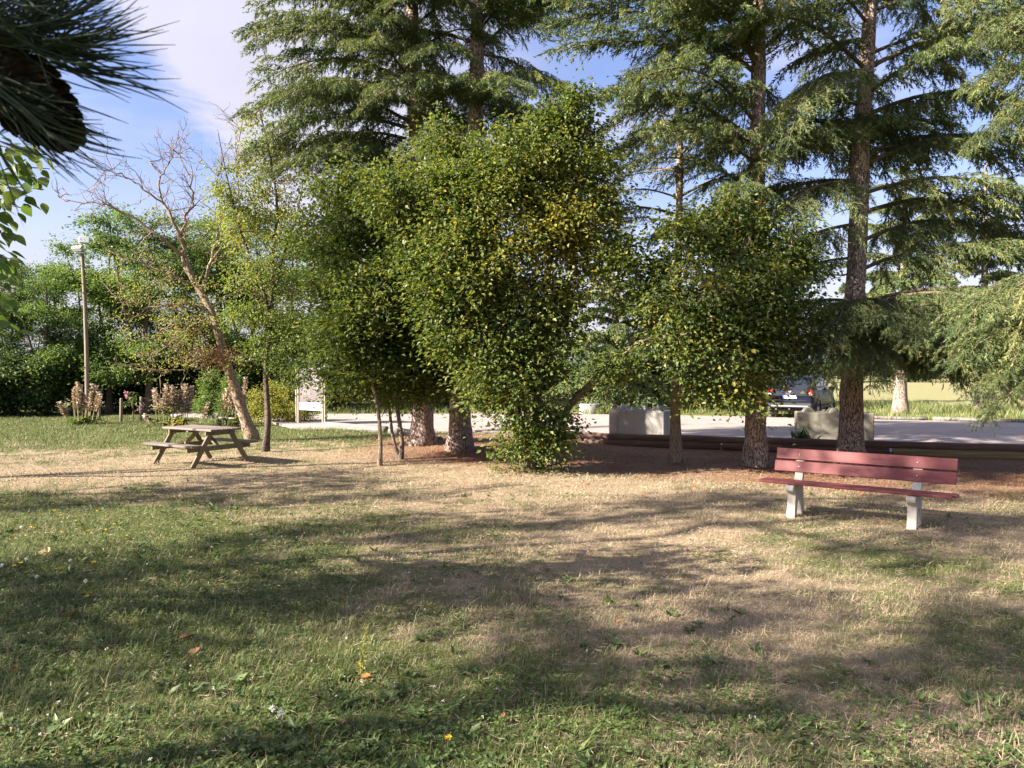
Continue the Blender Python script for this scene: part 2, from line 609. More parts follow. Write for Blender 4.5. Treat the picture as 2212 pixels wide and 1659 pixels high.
def gravel_material():
    m, nt, bs = new_mat('pale_gravel')
    g = node(nt, 'ShaderNodeNewGeometry', out=0)
    a = noise(nt, g, 0.7, 5, 0.6)
    b = noise(nt, g, 38.0, 5, 0.75)
    d = noise(nt, vmul(nt, g, (0.35, 1.0, 1.0)), 2.2, 6, 0.7)
    c = mixc(nt, a, (0.30, 0.255, 0.225), (0.42, 0.37, 0.335))
    c = mixc(nt, sstep(nt, b, 0.35, 0.68), mixc(nt, 1.0, c, (0.72, 0.7, 0.7), 'MULTIPLY'), mixc(nt, 1.0, c, (1.15, 1.15, 1.15), 'MULTIPLY'))
    c = mixc(nt, mth(nt, 'MULTIPLY', sstep(nt, d, 0.56, 0.72), 0.55), c, (0.13, 0.115, 0.10))
    link(nt, c, bs.inputs['Base Color'])
    bs.inputs['Roughness'].default_value = 0.95
    bs.inputs['Specular IOR Level'].default_value = 0.2
    bp = node(nt, 'ShaderNodeBump', {'Height': mth(nt, 'ADD', b, mth(nt, 'MULTIPLY', d, 2.0)), 'Strength': 0.8, 'Distance': 0.03})
    link(nt, bp, bs.inputs['Normal'])
    return m


M = {}
M['ground'] = ground_material()
M['grass'] = grass_material()
M['gravel'] = gravel_material()
M['cedar_bark'] = bark_mat('cedar_bark', (0.085, 0.062, 0.052), (0.42, 0.325, 0.27), 21.0, 0.34, 1.0)
M['bark'] = bark_mat('grey_bark', (0.07, 0.055, 0.045), (0.20, 0.165, 0.13), 18.0, 0.3, 0.5)
M['pale_bark'] = bark_mat('pale_bark', (0.10, 0.076, 0.056), (0.26, 0.20, 0.15), 20.0, 0.2, 0.4, moss=(0.26, 0.22, 0.08))
M['dark_bark'] = bark_mat('dark_bark', (0.04, 0.032, 0.026), (0.12, 0.095, 0.075), 16.0, 0.3, 0.5)
M['needle'] = leaf_mat('cedar_needles', [(0.0, (0.042, 0.078, 0.036)), (0.45, (0.092, 0.136, 0.050)), (0.8, (0.18, 0.21, 0.07)), (1.0, (0.27, 0.28, 0.10))], 0.3, 0.55, 1.2)
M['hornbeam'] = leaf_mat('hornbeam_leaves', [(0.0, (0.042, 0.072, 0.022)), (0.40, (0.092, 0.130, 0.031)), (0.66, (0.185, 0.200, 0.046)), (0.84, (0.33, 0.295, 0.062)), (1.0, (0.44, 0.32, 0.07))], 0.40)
M['locust'] = leaf_mat('locust_leaves', [(0.0, (0.045, 0.088, 0.036)), (0.5, (0.095, 0.165, 0.052)), (0.9, (0.18, 0.24, 0.065)), (1.0, (0.28, 0.26, 0.08))], 0.42)
M['yellowing'] = leaf_mat('yellowing_leaves', [(0.0, (0.075, 0.125, 0.034)), (0.55, (0.18, 0.225, 0.060)), (0.88, (0.33, 0.32, 0.10)), (1.0, (0.34, 0.19, 0.08))], 0.42)
M['dry_leaf'] = leaf_mat('dry_leaves', [(0.0, (0.16, 0.08, 0.045)), (1.0, (0.34, 0.22, 0.12))], 0.25)
M['lime'] = leaf_mat('broad_leaves', [(0.0, (0.05, 0.10, 0.022)), (0.6, (0.10, 0.165, 0.035)), (1.0, (0.18, 0.225, 0.055))], 0.42)
M['shrub'] = leaf_mat('shrub_leaves', [(0.0, (0.10, 0.13, 0.035)), (0.5, (0.24, 0.25, 0.06)), (1.0, (0.42, 0.38, 0.09))], 0.35)
M['bush'] = leaf_mat('bush_leaves', [(0.0, (0.035, 0.065, 0.026)), (0.6, (0.08, 0.13, 0.042)), (1.0, (0.18, 0.21, 0.06))], 0.33)


# ------------------------------------------------------------------ the ground
def build_ground():
    xs = np.concatenate([-np.geomspace(900, 26, 14), np.arange(-24, 24.1, 0.5), np.geomspace(26, 900, 14)])
    ys = np.concatenate([-np.geomspace(200, 5, 10), np.arange(-4, 36.1, 0.5), np.geomspace(38, 2200, 18)])
    X, Y = np.meshgrid(xs, ys)
    Z = ground_z(X, Y) * np.exp(-np.maximum(0, np.hypot(X, Y) - 40) / 30)
    nx, ny = len(xs), len(ys)
    V = np.stack([X.ravel(), Y.ravel(), Z.ravel()], 1)
    i = (np.arange(ny - 1)[:, None] * nx + np.arange(nx - 1)[None]).ravel()
    f = np.stack([i, i + 1, i + nx + 1, i + nx], 1)
    MB().add(V, f, 0, 0.5, True).build('ground', M['ground'], kind='structure')


build_ground()

PARK_Z = 0.065
PARK_NEAR = [(-15.6, 34.2), (-14.6, 31.6), (-12.6, 30.2), (-9.8, 28.6), (-7.3, 24.6), (-1.7, 23.4), (1.1, 22.0), (1.9, 19.75), (11.1, 16.5), (22, 12.6), (40, 6.2)]
PARK_FAR = [(50, 15.0), (35, 20.6), (18.3, 26.6), (9, 30.4), (3, 31.9), (-8.6, 32.2), (-10.4, 35.2), (-12.5, 41), (-17, 52), (-20.5, 52), (-16, 41), (-14.6, 36.4)]


def park_poly():
    pts = []
    ring = PARK_NEAR + PARK_FAR
    rng = np.random.default_rng(3)
    for (a, b) in zip(ring, ring[1:] + ring[:1]):
        a, b = np.array(a, float), np.array(b, float)
        n = max(1, int(np.linalg.norm(b - a) / 0.8))
        for k in range(n):
            p = a + (b - a) * k / n
            if 0 < k:
                p = p + rng.normal(0, 0.10, 2)
            pts.append(p)
    return np.array(pts)


PARK = park_poly()


def in_park(x, y, grow=0.0):
    P = np.array(PARK_NEAR + PARK_FAR, float)
    inside = np.zeros(np.shape(x), bool)
    for (x0, y0), (x1, y1) in zip(P, np.roll(P, -1, 0)):
        c = ((y0 > y) != (y1 > y))
        with np.errstate(divide='ignore', invalid='ignore'):
            xx = (x1 - x0) * (y - y0) / (y1 - y0 + 1e-12) + x0
        inside ^= c & (x < xx)
    return inside


def build_park():
    n = len(PARK)
    top = np.column_stack([PARK, np.full(n, PARK_Z)])
    bot = np.column_stack([PARK + (PARK - PARK.mean(0)) * 0.0, np.full(n, -0.15)])
    v = np.concatenate([top, bot])
    f = [tuple(range(n))] + [(i, n + i, n + (i + 1) % n, (i + 1) % n) for i in range(n)]
    MB().add(v, f).build('gravel_car_park', M['gravel'], kind='structure')


build_park()


# ------------------------------------------------------------------ trees
def grow(stems, attr, rng, step=0.3, up=0.6, sag=0.05):
    """connect every attractor to the nearest part of the skeleton; returns nodes, parent, is_stem, tips"""
    P, par, stem = [], [], []
    for path in stems:
        for i, p in enumerate(path):
            P.append(p)
            par.append(-1 if i == 0 else len(P) - 2)
            stem.append(True)
    P = [np.asarray(p, float) for p in P]
    ns = len(P)
    A = np.asarray(attr, float)
    S = np.array(P)
    d0 = np.min(np.linalg.norm(A[:, None] - S[None, ::2], axis=2), axis=1)
    order = np.argsort(d0)
    cap = ns + len(A) * 12
    buf = np.zeros((cap, 3))
    buf[:ns] = S
    n = ns
    tips = []
    for k in order:
        a = A[k]
        D = a - buf[:n]
        dist = np.linalg.norm(D, axis=1)
        cost = dist + up * np.maximum(0, -D[:, 2] + 0.25 * dist)
        j = int(np.argmin(cost))
        m = max(1, min(10, int(dist[j] / step)))
        p0 = buf[j].copy()
        prev = j
        for q in range(1, m + 1):
            t = q / m
            p = p0 + (a - p0) * t
            p[2] += sag * dist[j] * math.sin(math.pi * t)
            if q < m:
                p = p + rng.normal(0, 0.045, 3)
            buf[n] = p
            par.append(prev)
            stem.append(False)
            prev = n
            n += 1
        tips.append(prev)
    return buf[:n], np.array(par), np.array(stem), np.array(tips)


def random_lobes(rng, n, center, radii, size, flat=0.7):
    out = []
    for _ in range(n):
        u = unit(rng, 1)[0] * rng.uniform(0.35, 1.0) ** 0.5
        s = size * rng.uniform(0.7, 1.25)
        out.append((*(np.array(center) + u * np.array(radii)), s, s, s * flat))
    return np.array(out)


def broadleaf(name, label, category, base, stems, lobes, mat, bark, n_attr=300, per=60, spray=0.4, leaf=(0.075, 0.05),
              tint=(0.45, 0.12, 0.12), droop=0.25, seed=1, group=None, twig=0.006, skip=0.0, tint_fn=None, up=0.6, flat=0.35,
              crown_name='crown', step=0.3, parts=None):
    """stems: list of (points, r_base, r_top), all relative to base"""
    rng = np.random.default_rng(seed)
    base = np.asarray(base, float)
    root = thing(name, label, category, base, 0, group)
    lobes = np.asarray(lobes, float)
    vol = (lobes[:, 3] * lobes[:, 4] * lobes[:, 5]) ** 0.72
    which = rng.choice(len(lobes), n_attr, p=vol / vol.sum())
    A = lobes[which, :3] + unit(rng, n_attr) * (rng.random(n_attr) ** (1 / 2.4))[:, None] * lobes[which, 3:]
    A[:, 2] = np.maximum(A[:, 2], 0.12)
    paths = [smooth_path(s[0], max(6, int(np.sum(np.linalg.norm(np.diff(np.array(s[0]), axis=0), axis=1)) / 0.3))) for s in stems]
    P, par, stem, tips = grow(paths, A, rng, step, up)
    tb = MB()
    for s, path in zip(stems, paths):
        t = np.linspace(0, 1, len(path))
        r = s[1] + (s[2] - s[1]) * t ** 0.8
        r = r * (1 + 0.45 * np.exp(-t * len(path) * 0.3 / 0.25) * (1 if path[0][2] < 0.3 else 0))
        pp = path + np.concatenate([[[0, 0, -0.15 if path[0][2] < 0.3 else 0]], np.zeros((len(path) - 1, 3))])
        v, f = tube_vf(pp, r, 12 if s[1] > 0.06 else 7, True, 0.05, rng)
        tb.add(v, f, 0, 0.5, True)
    tb.build('trunk', bark, root)
    # pipe model for branch thickness
    cnt = np.zeros(len(P))
    cnt[tips] += 1
    for i in range(len(P) - 1, -1, -1):
        if par[i] >= 0:
            cnt[par[i]] += cnt[i]
    e = np.where(~stem)[0]
    rr = twig * np.maximum(cnt, 1) ** 0.46
    rr = np.minimum(rr, max(s[1] for s in stems) * 0.55)
    bb = MB()
    for lo, hi, sides in ((0, twig * 2.2, 3), (twig * 2.2, 9, 5)):
        q = e[(rr[e] >= lo) & (rr[e] < hi)]
        p0, p1 = P[par[q]], P[q]
        sticks(bb, p0, p1 + (p1 - p0) * 0.05, np.minimum(rr[par[q]] * (~stem[par[q]]) + rr[q] * stem[par[q]] * 1.15, rr[q] * 1.6), rr[q], sides)
    if bb.n:
        bb.build('branches', bark, root, kind='stuff')
    # leaves in flat sprays round the twig ends
    tp = tips[rng.random(len(tips)) >= skip]
    ends = np.concatenate([tp, par[tp]])
    ends = ends[~stem[ends]]
    D = P[ends] - P[par[ends]]
    D, Aa, B = frame_of(D)
    n = len(ends)
    k = max(1, per // 2)
    rep = np.repeat(np.arange(n), k)
    N = len(rep)
    R1 = spray * rng.uniform(0.6, 1.3, n)[rep]
    h = D[rep] * np.array([1, 1, 0.5])
    lat = np.cross(h, [0, 0, 1.0])
    lat /= np.linalg.norm(lat, axis=1, keepdims=True) + 1e-6
    u, v, w = rng.normal(0, 0.55, N), rng.normal(0, 0.55, N), rng.normal(0, 1, N)
    pos = P[ends][rep] + h * (u * R1)[:, None] + lat * (v * R1)[:, None] + np.array([0, 0, 1.0]) * (w * R1 * flat)[:, None]
    pos[:, 2] -= droop * R1 * (u * u + v * v) * 0.6
    pos[:, 2] = np.maximum(pos[:, 2], 0.05)
    ax = h * (0.6 + u)[:, None] * 0.6 + lat * v[:, None] + rng.normal(0, 0.45, (N, 3))
    ax[:, 2] -= droop
    nor = np.array([0, 0, 1.0]) + rng.normal(0, 0.5, (N, 3))
    tt = tint[0] + rng.normal(0, tint[1], n)[rep] + rng.normal(0, tint[2], N)
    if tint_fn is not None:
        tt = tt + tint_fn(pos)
    sc = rng.uniform(0.65, 1.25, N)
    cb = MB()
    leaves(cb, pos, ax, nor, leaf[0] * sc, leaf[1] * sc, np.clip(tt, 0.02, 0.98), 0)
    cb.build(crown_name, mat, root)
    return root


def children_of(o):
    return [c for c in bpy.data.objects if c.parent == o]


def copy_thing(src, loc, rotz, scale=1.0, label=None):
    r = src.copy()
    COL.objects.link(r)
    r.location = loc
    r.rotation_euler = (0, 0, rotz)
    r.scale = (scale,) * 3 if not isinstance(scale, tuple) else scale
    if label:
        r['label'] = label
    for ch in children_of(src):
        c = ch.copy()
        COL.objects.link(c)
        c.parent = r
        for g in children_of(ch):
            d = g.copy()
            COL.objects.link(d)
            d.parent = c
    return r


BOUGH_L = 3.2
M['twig_bark'] = bark_mat('cedar_twig_bark', (0.06, 0.045, 0.032), (0.15, 0.115, 0.08), 24.0, 0.3, 0.3)


def bough_mesh(seed, dens=1.0, needle=0.075, wide=0.024, hang=1.0, bare=0.12, thick=1.0):
    """one drooping cedar bough along +x"""
    rng = np.random.default_rng(seed)
    L = BOUGH_L
    mb = MB()
    t = np.linspace(0, 1, 12)
    wig = np.cumsum(rng.normal(0, 0.035, 12))
    axis = np.stack([t * L, wig * t, 0.13 * L * np.sin(t * 2.6) - 0.24 * L * t ** 2.6], 1)
    v, f = tube_vf(axis, 0.035 * (1 - t) + 0.006, 5, True)
    mb.add(v, f, 0, 0.5, True)
    segs, tin = [], []
    for tb in np.arange(bare, 1.0, 0.050 / dens ** 0.5):
        for s in (-1, 1):
            if rng.random() < 0.08:
                continue
            p = np.array([np.interp(tb, t, axis[:, k]) for k in range(3)])
            ln = L * (0.40 * (1 - tb) ** 0.7 * min(1, (tb - bare + 0.08) * 4.0) + 0.07) * rng.uniform(0.5, 1.3)
            an = R(62 - 25 * tb) + rng.normal(0, 0.12)
            d = np.array([math.cos(an), s * math.sin(an), rng.normal(0.05, 0.08)])
            q = p.copy()
            nseg = max(2, int(ln / 0.12))
            base_t = rng.normal(0.42, 0.13)
            for k in range(nseg):
                dd = d + np.array([0.12 * k / nseg, 0, -0.95 * hang * (k / nseg) ** 1.2])
                dd = dd / np.linalg.norm(dd) + rng.normal(0, 0.06, 3)
                q2 = q + dd * ln / nseg
                segs.append((q, q2))
                tin.append(base_t + 0.32 * k / nseg)
                # hanging twiglets
                for _ in range(4 if rng.random() < 0.4 else 3):
                    side = np.array([-dd[1], dd[0], 0]) * rng.choice((-1, 1))
                    hd = dd * rng.uniform(0.2, 0.8) + side * rng.uniform(0.2, 0.8) + np.array([0, 0, -rng.uniform(0.2, 1.15) * hang])
                    hd /= np.linalg.norm(hd)
                    m = q + (q2 - q) * rng.random()
                    hl = rng.uniform(0.10, 0.28) * hang
                    segs.append((m, m + hd * hl))
                    tin.append(base_t + rng.normal(0.1, 0.1))
                q = q2
    S0 = np.array([s[0] for s in segs])
    S1 = np.array([s[1] for s in segs])
    T = np.array(tin)
    ln = np.linalg.norm(S1 - S0, axis=1)
    big = ln > 0.05
    sticks(mb, S0[big][::3], S1[big][::3], np.full(len(S0[big][::3]), 0.0055), np.full(len(S0[big][::3]), 0.003), 3, 0)
    cnt = np.maximum(1, (ln / 0.052 * dens * 2 * thick).astype(int))
    rep = np.repeat(np.arange(len(ln)), cnt)
    N = len(rep)
    u = rng.random(N)
    d = (S1 - S0)[rep] / ln[rep][:, None]
    pos = S0[rep] + (S1 - S0)[rep] * u[:, None]
    rad = unit(rng, N)
    rad -= d * np.sum(rad * d, 1, keepdims=True)
    rad /= np.linalg.norm(rad, axis=1, keepdims=True) + 1e-6
    out = d * rng.uniform(0.6, 1.6, N)[:, None] + rad * 0.8
    out /= np.linalg.norm(out, axis=1, keepdims=True)
    nl = needle * rng.uniform(0.7, 1.3, N)[:, None]
    side = np.cross(out, unit(rng, N))
    side /= np.linalg.norm(side, axis=1, keepdims=True) + 1e-6
    V = np.stack([pos + side * wide * 0.5, pos - side * wide * 0.5, pos + out * nl], 1).reshape(-1, 3)
    tint = np.clip(T[rep] + rng.normal(0, 0.12, N), 0.02, 0.98)
    mb.add(V, np.arange(N * 3).reshape(N, 3), 1, np.repeat(tint, 3))
    return mb.mesh('bough', [M['twig_bark'], M['needle']])


BOUGHS = [bough_mesh(40 + i, 1.15, 0.068, 0.017, 1.0, 0.12, 1.55) for i in range(8)]
BOUGHS_FINE = [bough_mesh(60 + i, 1.6, 0.058, 0.012, 1.15, 0.12, 1.4) for i in range(5)]
BOUGHS_THIN = [bough_mesh(80 + i, 0.55, 0.07, 0.022, 0.9, 0.3) for i in range(3)]
BOUGHS_FAR = [bough_mesh(90 + i, 0.5, 0.16, 0.06, 1.3, 0.05) for i in range(3)]


def add_bough(root, z, az, L, pitch, meshes, rng, path=None, roll=None):
    m = meshes[rng.integers(len(meshes))]
    x = y = 0.0
    if path is not None:
        x, y = np.interp(z, path[:, 2], path[:, 0]), np.interp(z, path[:, 2], path[:, 1])
    o = obj('bough', m, root, (x, y, z))
    o.rotation_euler = Euler((rng.normal(0, 0.12) if roll is None else roll, -pitch, az), 'XYZ')
    s = L / BOUGH_L
    o.scale = (s, s * rng.uniform(0.85, 1.15) * (1 if rng.random() < 0.5 else -1), s)
    return o


def cedar(name, label, base, path, r0, r1, z0, z1, dz, lmax, seed, meshes=None, extra=(), group=None, lprof=None, bark='cedar_bark',
          pitch=(-12, 28), arc=None, stubs=0):
    """path: trunk centre line relative to base, rising; boughs between z0 and z1"""
    rng = np.random.default_rng(seed)
    root = thing(name, label, 'tree', base, 0, group)
    H = path[-1][2]
    pts = smooth_path(path, max(14, int(H / 0.5)))
    t = pts[:, 2] / H
    r = r0 + (r1 - r0) * np.clip(t, 0, 1) ** 0.9 + r0 * 0.55 * np.exp(-pts[:, 2] / 0.28)
    pp = pts.copy()
    pp[0, 2] -= 0.2
    mb = MB()
    v, f = tube_vf(pp, r, 18, True, 0.035, rng)
    mb.add(v, f, 0, 0.5, True)
    mb.build('trunk', M[bark], root)
    meshes = meshes or BOUGHS
    z = z0
    az = rng.uniform(0, 6.28)
    while z < z1:
        az += 2.4 + rng.normal(0, 0.35)
        f_ = (z - z0) / max(0.01, z1 - z0)
        L = lmax * (lprof(f_) if lprof else (1 - 0.55 * f_)) * rng.uniform(0.75, 1.12)
        a = az % (2 * math.pi)
        if arc is None or arc(a):
            add_bough(root, z, a, L, R(pitch[0] + (pitch[1] - pitch[0]) * min(1, f_ * 1.3) + rng.normal(0, 7)), meshes, rng, pts)
        z += dz * rng.uniform(0.7, 1.3)
    for (ez, eaz, eL, ep, *em) in extra:
        add_bough(root, ez, R(eaz), eL, R(ep), em[0] if em else meshes, rng, pts)
    if stubs:
        sb = MB()
        for _ in range(stubs):
            zz = rng.uniform(1.6, z0 + 3)
            a = rng.uniform(0, 6.28)
            c = np.array([np.interp(zz, pts[:, 2], pts[:, 0]), np.interp(zz, pts[:, 2], pts[:, 1]), zz])
            ln = rng.uniform(0.3, 1.2)
            d = np.array([math.cos(a), math.sin(a), rng.uniform(-0.2, 0.3)])
            q = np.array([c + d * ln * s + np.array([0, 0, -0.1 * s * s * ln]) + rng.normal(0, 0.015, 3) for s in np.linspace(0, 1, 5)])
            v, f = tube_vf(q, np.linspace(0.022, 0.006, 5), 4)
            sb.add(v, f, 0, 0.5, True)
        sb.build('dead_branches', M[bark], root, kind='stuff')
    return root


def trunk_path(base, pix, depth_step=0.0, top=None):
    """pixel centre line (bottom to top) at the depth of base -> local path, prolonged to height top"""
    out = [(0.0, 0.0, 0.0)]
    for i, (px, py) in enumerate(pix):
        p = at(px, py, base[1] + depth_step * (i + 1))
        out.append(tuple(p - base))
    if top:
        a, b = np.array(out[-2]), np.array(out[-1])
        d = (b - a) / (b[2] - a[2])
        d[:2] *= 0.5
        out.append(tuple(b + d * (top - b[2])))
    return out


deep = lambda a: True
# --- two cedars standing close together behind the hornbeams
b1 = gpt(912, 958)
cedar('cedar_tree', 'tall cedar with thick scaly trunk, beside the round log end, clear of the hornbeam stems', b1,
      trunk_path(b1, [(912, 800), (906, 500), (898, 250), (890, 20)], 0, 21), 0.27, 0.05, 6.2, 20, 0.20, 4.4, 21,
      lprof=lambda f: (0.95 - 0.6 * f), group='cedars along the log edging', arc=lambda a: not 4.6 < a < 5.0,
      extra=[(7.2, 178, 3.9, 4), (7.9, 200, 3.9, 6), (8.9, 170, 4.1, 12), (9.6, 190, 4.0, 12), (10.4, 175, 4.0, 18), (11.6, 185, 4.0, 20),
             (7.5, 160, 3.6, 2), (8.3, 215, 3.5, 0), (10.0, 225, 3.6, 8), (11.2, 240, 3.4, 10), (12.2, 205, 3.6, 18), (8.8, 250, 2.9, 6),
             (9.4, 265, 2.8, 4), (10.6, 290, 2.9, 6), (12.0, 275, 3.0, 10), (12.9, 180, 3.4, 18), (13.4, 220, 3.3, 18)])
b2 = gpt(993, 966)
cedar('cedar_tree', 'tall cedar with straight grey trunk just behind the leafy hornbeam clump', b2,
      trunk_path(b2, [(997, 800), (1012, 500), (1028, 250), (1030, 20)], 0, 21), 0.26, 0.05, 6.4, 20, 0.22, 4.0, 22,
      lprof=lambda f: (0.9 - 0.55 * f), group='cedars along the log edging',
      extra=[(9.3, 10, 3.4, 32), (10.3, -20, 3.0, 24), (11.4, 8, 3.0, 25), (12.4, -5, 2.8, 24), (9.8, 300, 2.7, 12), (11.0, 280, 2.9, 14), (7.6, 320, 2.4, -2)])
# --- slim young cedar
b3 = gpt(1460, 1000)
cedar('cedar_tree', 'slender young cedar with pale thin trunk standing before the block beside the log', b3,
      trunk_path(b3, [(1459, 900), (1460, 800), (1466, 500), (1469, 300), (1466, 150)], 0, 12.5), 0.115, 0.03, 4.8, 12.2, 0.45, 2.3, 23,
      meshes=BOUGHS_THIN, group='cedars along the log edging', pitch=(0, 20), bark='pale_bark', stubs=14,
      extra=[(5.2, 185, 2.0, 2), (5.6, 170, 1.9, 4), (5.0, 200, 1.7, 0)])
# --- cedar left of the bench
b4 = gpt(1632, 1006)
cedar('cedar_tree', 'cedar with rough grey-brown trunk rising through the leaning hornbeam crown', b4,
      trunk_path(b4, [(1632, 880), (1634, 700), (1634, 500), (1636, 300), (1640, 20)], 0, 19), 0.215, 0.05, 6.3, 18, 0.28, 4.3, 24,
      lprof=lambda f: 0.95 - 0.5 * f, group='cedars along the log edging', pitch=(6, 30), stubs=12, arc=lambda a: not 4.0 < a < 5.6,
      extra=[(5.6, 178, 3.0, 18), (6.6, 172, 4.2, 22), (7.3, 186, 4.2, 24), (8.0, 180, 4.4, 22), (8.7, 190, 4.4, 20), (7.0, 215, 3.4, 12),
             (8.2, 222, 3.4, 16), (6.2, 200, 3.0, 10), (9.3, 175, 4.2, 14), (5.0, 195, 2.4, -4), (5.4, 240, 2.0, 0), (8.8, 250, 2.6, 12)])
# --- cedar behind the bench
b5 = gpt(1838, 1002)
cedar('cedar_tree', 'large cedar right behind the red bench with boughs sweeping low to the right', b5,
      trunk_path(b5, [(1838, 940), (1840, 820), (1848, 620), (1856, 440), (1862, 260), (1876, 80)], 0, 18), 0.245, 0.05, 5.6, 17, 0.25, 4.3, 25,
      meshes=BOUGHS, lprof=lambda f: 0.95 - 0.5 * f, group='cedars along the log edging', pitch=(-8, 24), stubs=16, arc=lambda a: not 4.5 < a < 5.0,
      extra=[(2.65, -40, 3.6, -4, BOUGHS_FINE), (2.75, -14, 4.2, -3, BOUGHS_FINE), (2.6, -68, 2.7, -6, BOUGHS_FINE), (2.55, -108, 2.6, -8, BOUGHS_FINE),
             (2.65, -138, 2.9, -8, BOUGHS_FINE), (2.95, 4, 4.6, -1, BOUGHS_FINE), (2.35, -26, 4.0, -5, BOUGHS_FINE), (2.3, -54, 3.0, -6, BOUGHS_FINE),
             (4.0, -12, 3.6, 6, BOUGHS_FINE), (4.6, 10, 3.8, 6, BOUGHS_FINE), (2.95, -20, 4.5, -2, BOUGHS_FINE), (2.7, -5, 4.8, -4, BOUGHS_FINE), (2.5, -34, 4.2, -6, BOUGHS_FINE), (3.3, -26, 3.9, -2, BOUGHS_FINE), (2.25, -12, 4.4, -5, BOUGHS_FINE), (2.2, -42, 3.4, -6, BOUGHS_FINE), (2.9, -158, 2.8, -6, BOUGHS_FINE), (3.4, 186, 2.6, -14, BOUGHS_FINE),
             (3.4, -85, 2.0, -16, BOUGHS_FINE), (5.0, 196, 3.2, -28, BOUGHS_FINE), (5.9, 208, 3.6, -26, BOUGHS_FINE), (6.9, 200, 3.6, -20, BOUGHS_FINE), (8.0, 212, 3.4, -22, BOUGHS_FINE),
             (5.2, 6, 4.2, 0), (6.2, -12, 4.2, 4), (7.2, 8, 4.3, 6), (8.2, -10, 4.2, 8), (4.3, 182, 2.4, -22, BOUGHS_FINE),
             (2.9, -95, 2.8, -2, BOUGHS_FINE), (2.6, -80, 3.0, -5, BOUGHS_FINE), (3.1, -120, 3.0, -4, BOUGHS_FINE), (2.8, -60, 3.2, -3, BOUGHS_FINE), (3.2, -50, 3.4, -2, BOUGHS_FINE), (2.5, -125, 3.1, -6, BOUGHS_FINE), (2.4, -100, 2.4, -8, BOUGHS_FINE)])
# --- cedar whose trunk stands off to the right
b6 = np.array([10.6, 11.6, 0.0])
cedar('cedar_tree', 'near cedar beyond the bench end, its boughs reaching in over the logs', b6,
      [(0, 0, 0), (0.05, 0, 4), (0, 0, 9), (0, 0, 16)], 0.22, 0.05, 5.4, 15, 0.45, 3.6, 26, meshes=BOUGHS_FINE, group='cedars along the log edging',
      pitch=(-6, 18), arc=lambda a: 1.9 < a < 5.0,
      extra=[(2.7, 178, 3.4, -2), (2.4, 172, 3.2, -5), (3.3, 184, 3.6, -2), (2.2, 186, 3.4, -6), (5.8, 190, 3.8, 14), (6.6, 200, 4.0, 10), (7.3, 185, 4.0, 10)])

# --- cedars beyond the car park
for k, (px, depth, h, lm, lab) in enumerate((
        (1330, 35.5, 9.5, 3.9, 'broad cedar skirted to the ground behind the concrete ring'),
        (1440, 37.0, 8.0, 3.6, 'bushy cedar across the car park behind the left concrete block'),
        (1600, 36.5, 7.5, 3.4, 'low bushy cedar across the car park beside the parked car'))):
    p = at(px, 800, depth)
    cedar('background_cedar', lab, (p[0], depth, 0), [(0, 0, 0), (0, 0, 3), (0.1, 0, 6), (0.1, 0, h)], 0.2, 0.04, 0.9, h - 0.3, 0.15, lm, 130 + k,
          meshes=BOUGHS_FAR, lprof=lambda f: 1.0 - 0.85 * f, group='cedars beyond the car park', pitch=(-14, 22))
for k, (px, depth, lab) in enumerate(((1945, 33.0, 'bare-stemmed cedar across the car park on the grass verge'), (2120, 36.0, 'cedar on the far verge at the open field'),
                                      (1570, 42.0, 'thin-topped cedar at the field edge behind the parked car'))):
    p = at(px, 800, depth)
    cedar('background_cedar', lab, (p[0], depth, 0), [(0, 0, 0), (0, 0, 3), (0.1, 0, 6), (0.1, 0, 12)], 0.3, 0.04, 4.4, 11.5, 0.22, 3.4, 140 + k,
          meshes=BOUGHS_FAR, lprof=lambda f: 1.0 - 0.8 * f, group='cedars beyond the car park', pitch=(-10, 22))


# --- hornbeams: lobes measured as (px, py, half width px, half height px) at one depth
def lobes_px(lst, depth, base, thick=0.85, jit=0.5, seed=0):
    rng = np.random.default_rng(seed)
    out = []
    for (px, py, rx, ry) in lst:
        dd = depth + rng.uniform(-jit, jit)
        c = at(px, py, dd) - np.asarray(base)
        s = dd / F_PX
        out.append((*c, rx * s, max(rx, ry) * s * thick, ry * s))
    return np.array(out)


def px_path(pts, base):
    return [tuple(at(px, py, d) - np.asarray(base)) for (px, py, d) in pts]


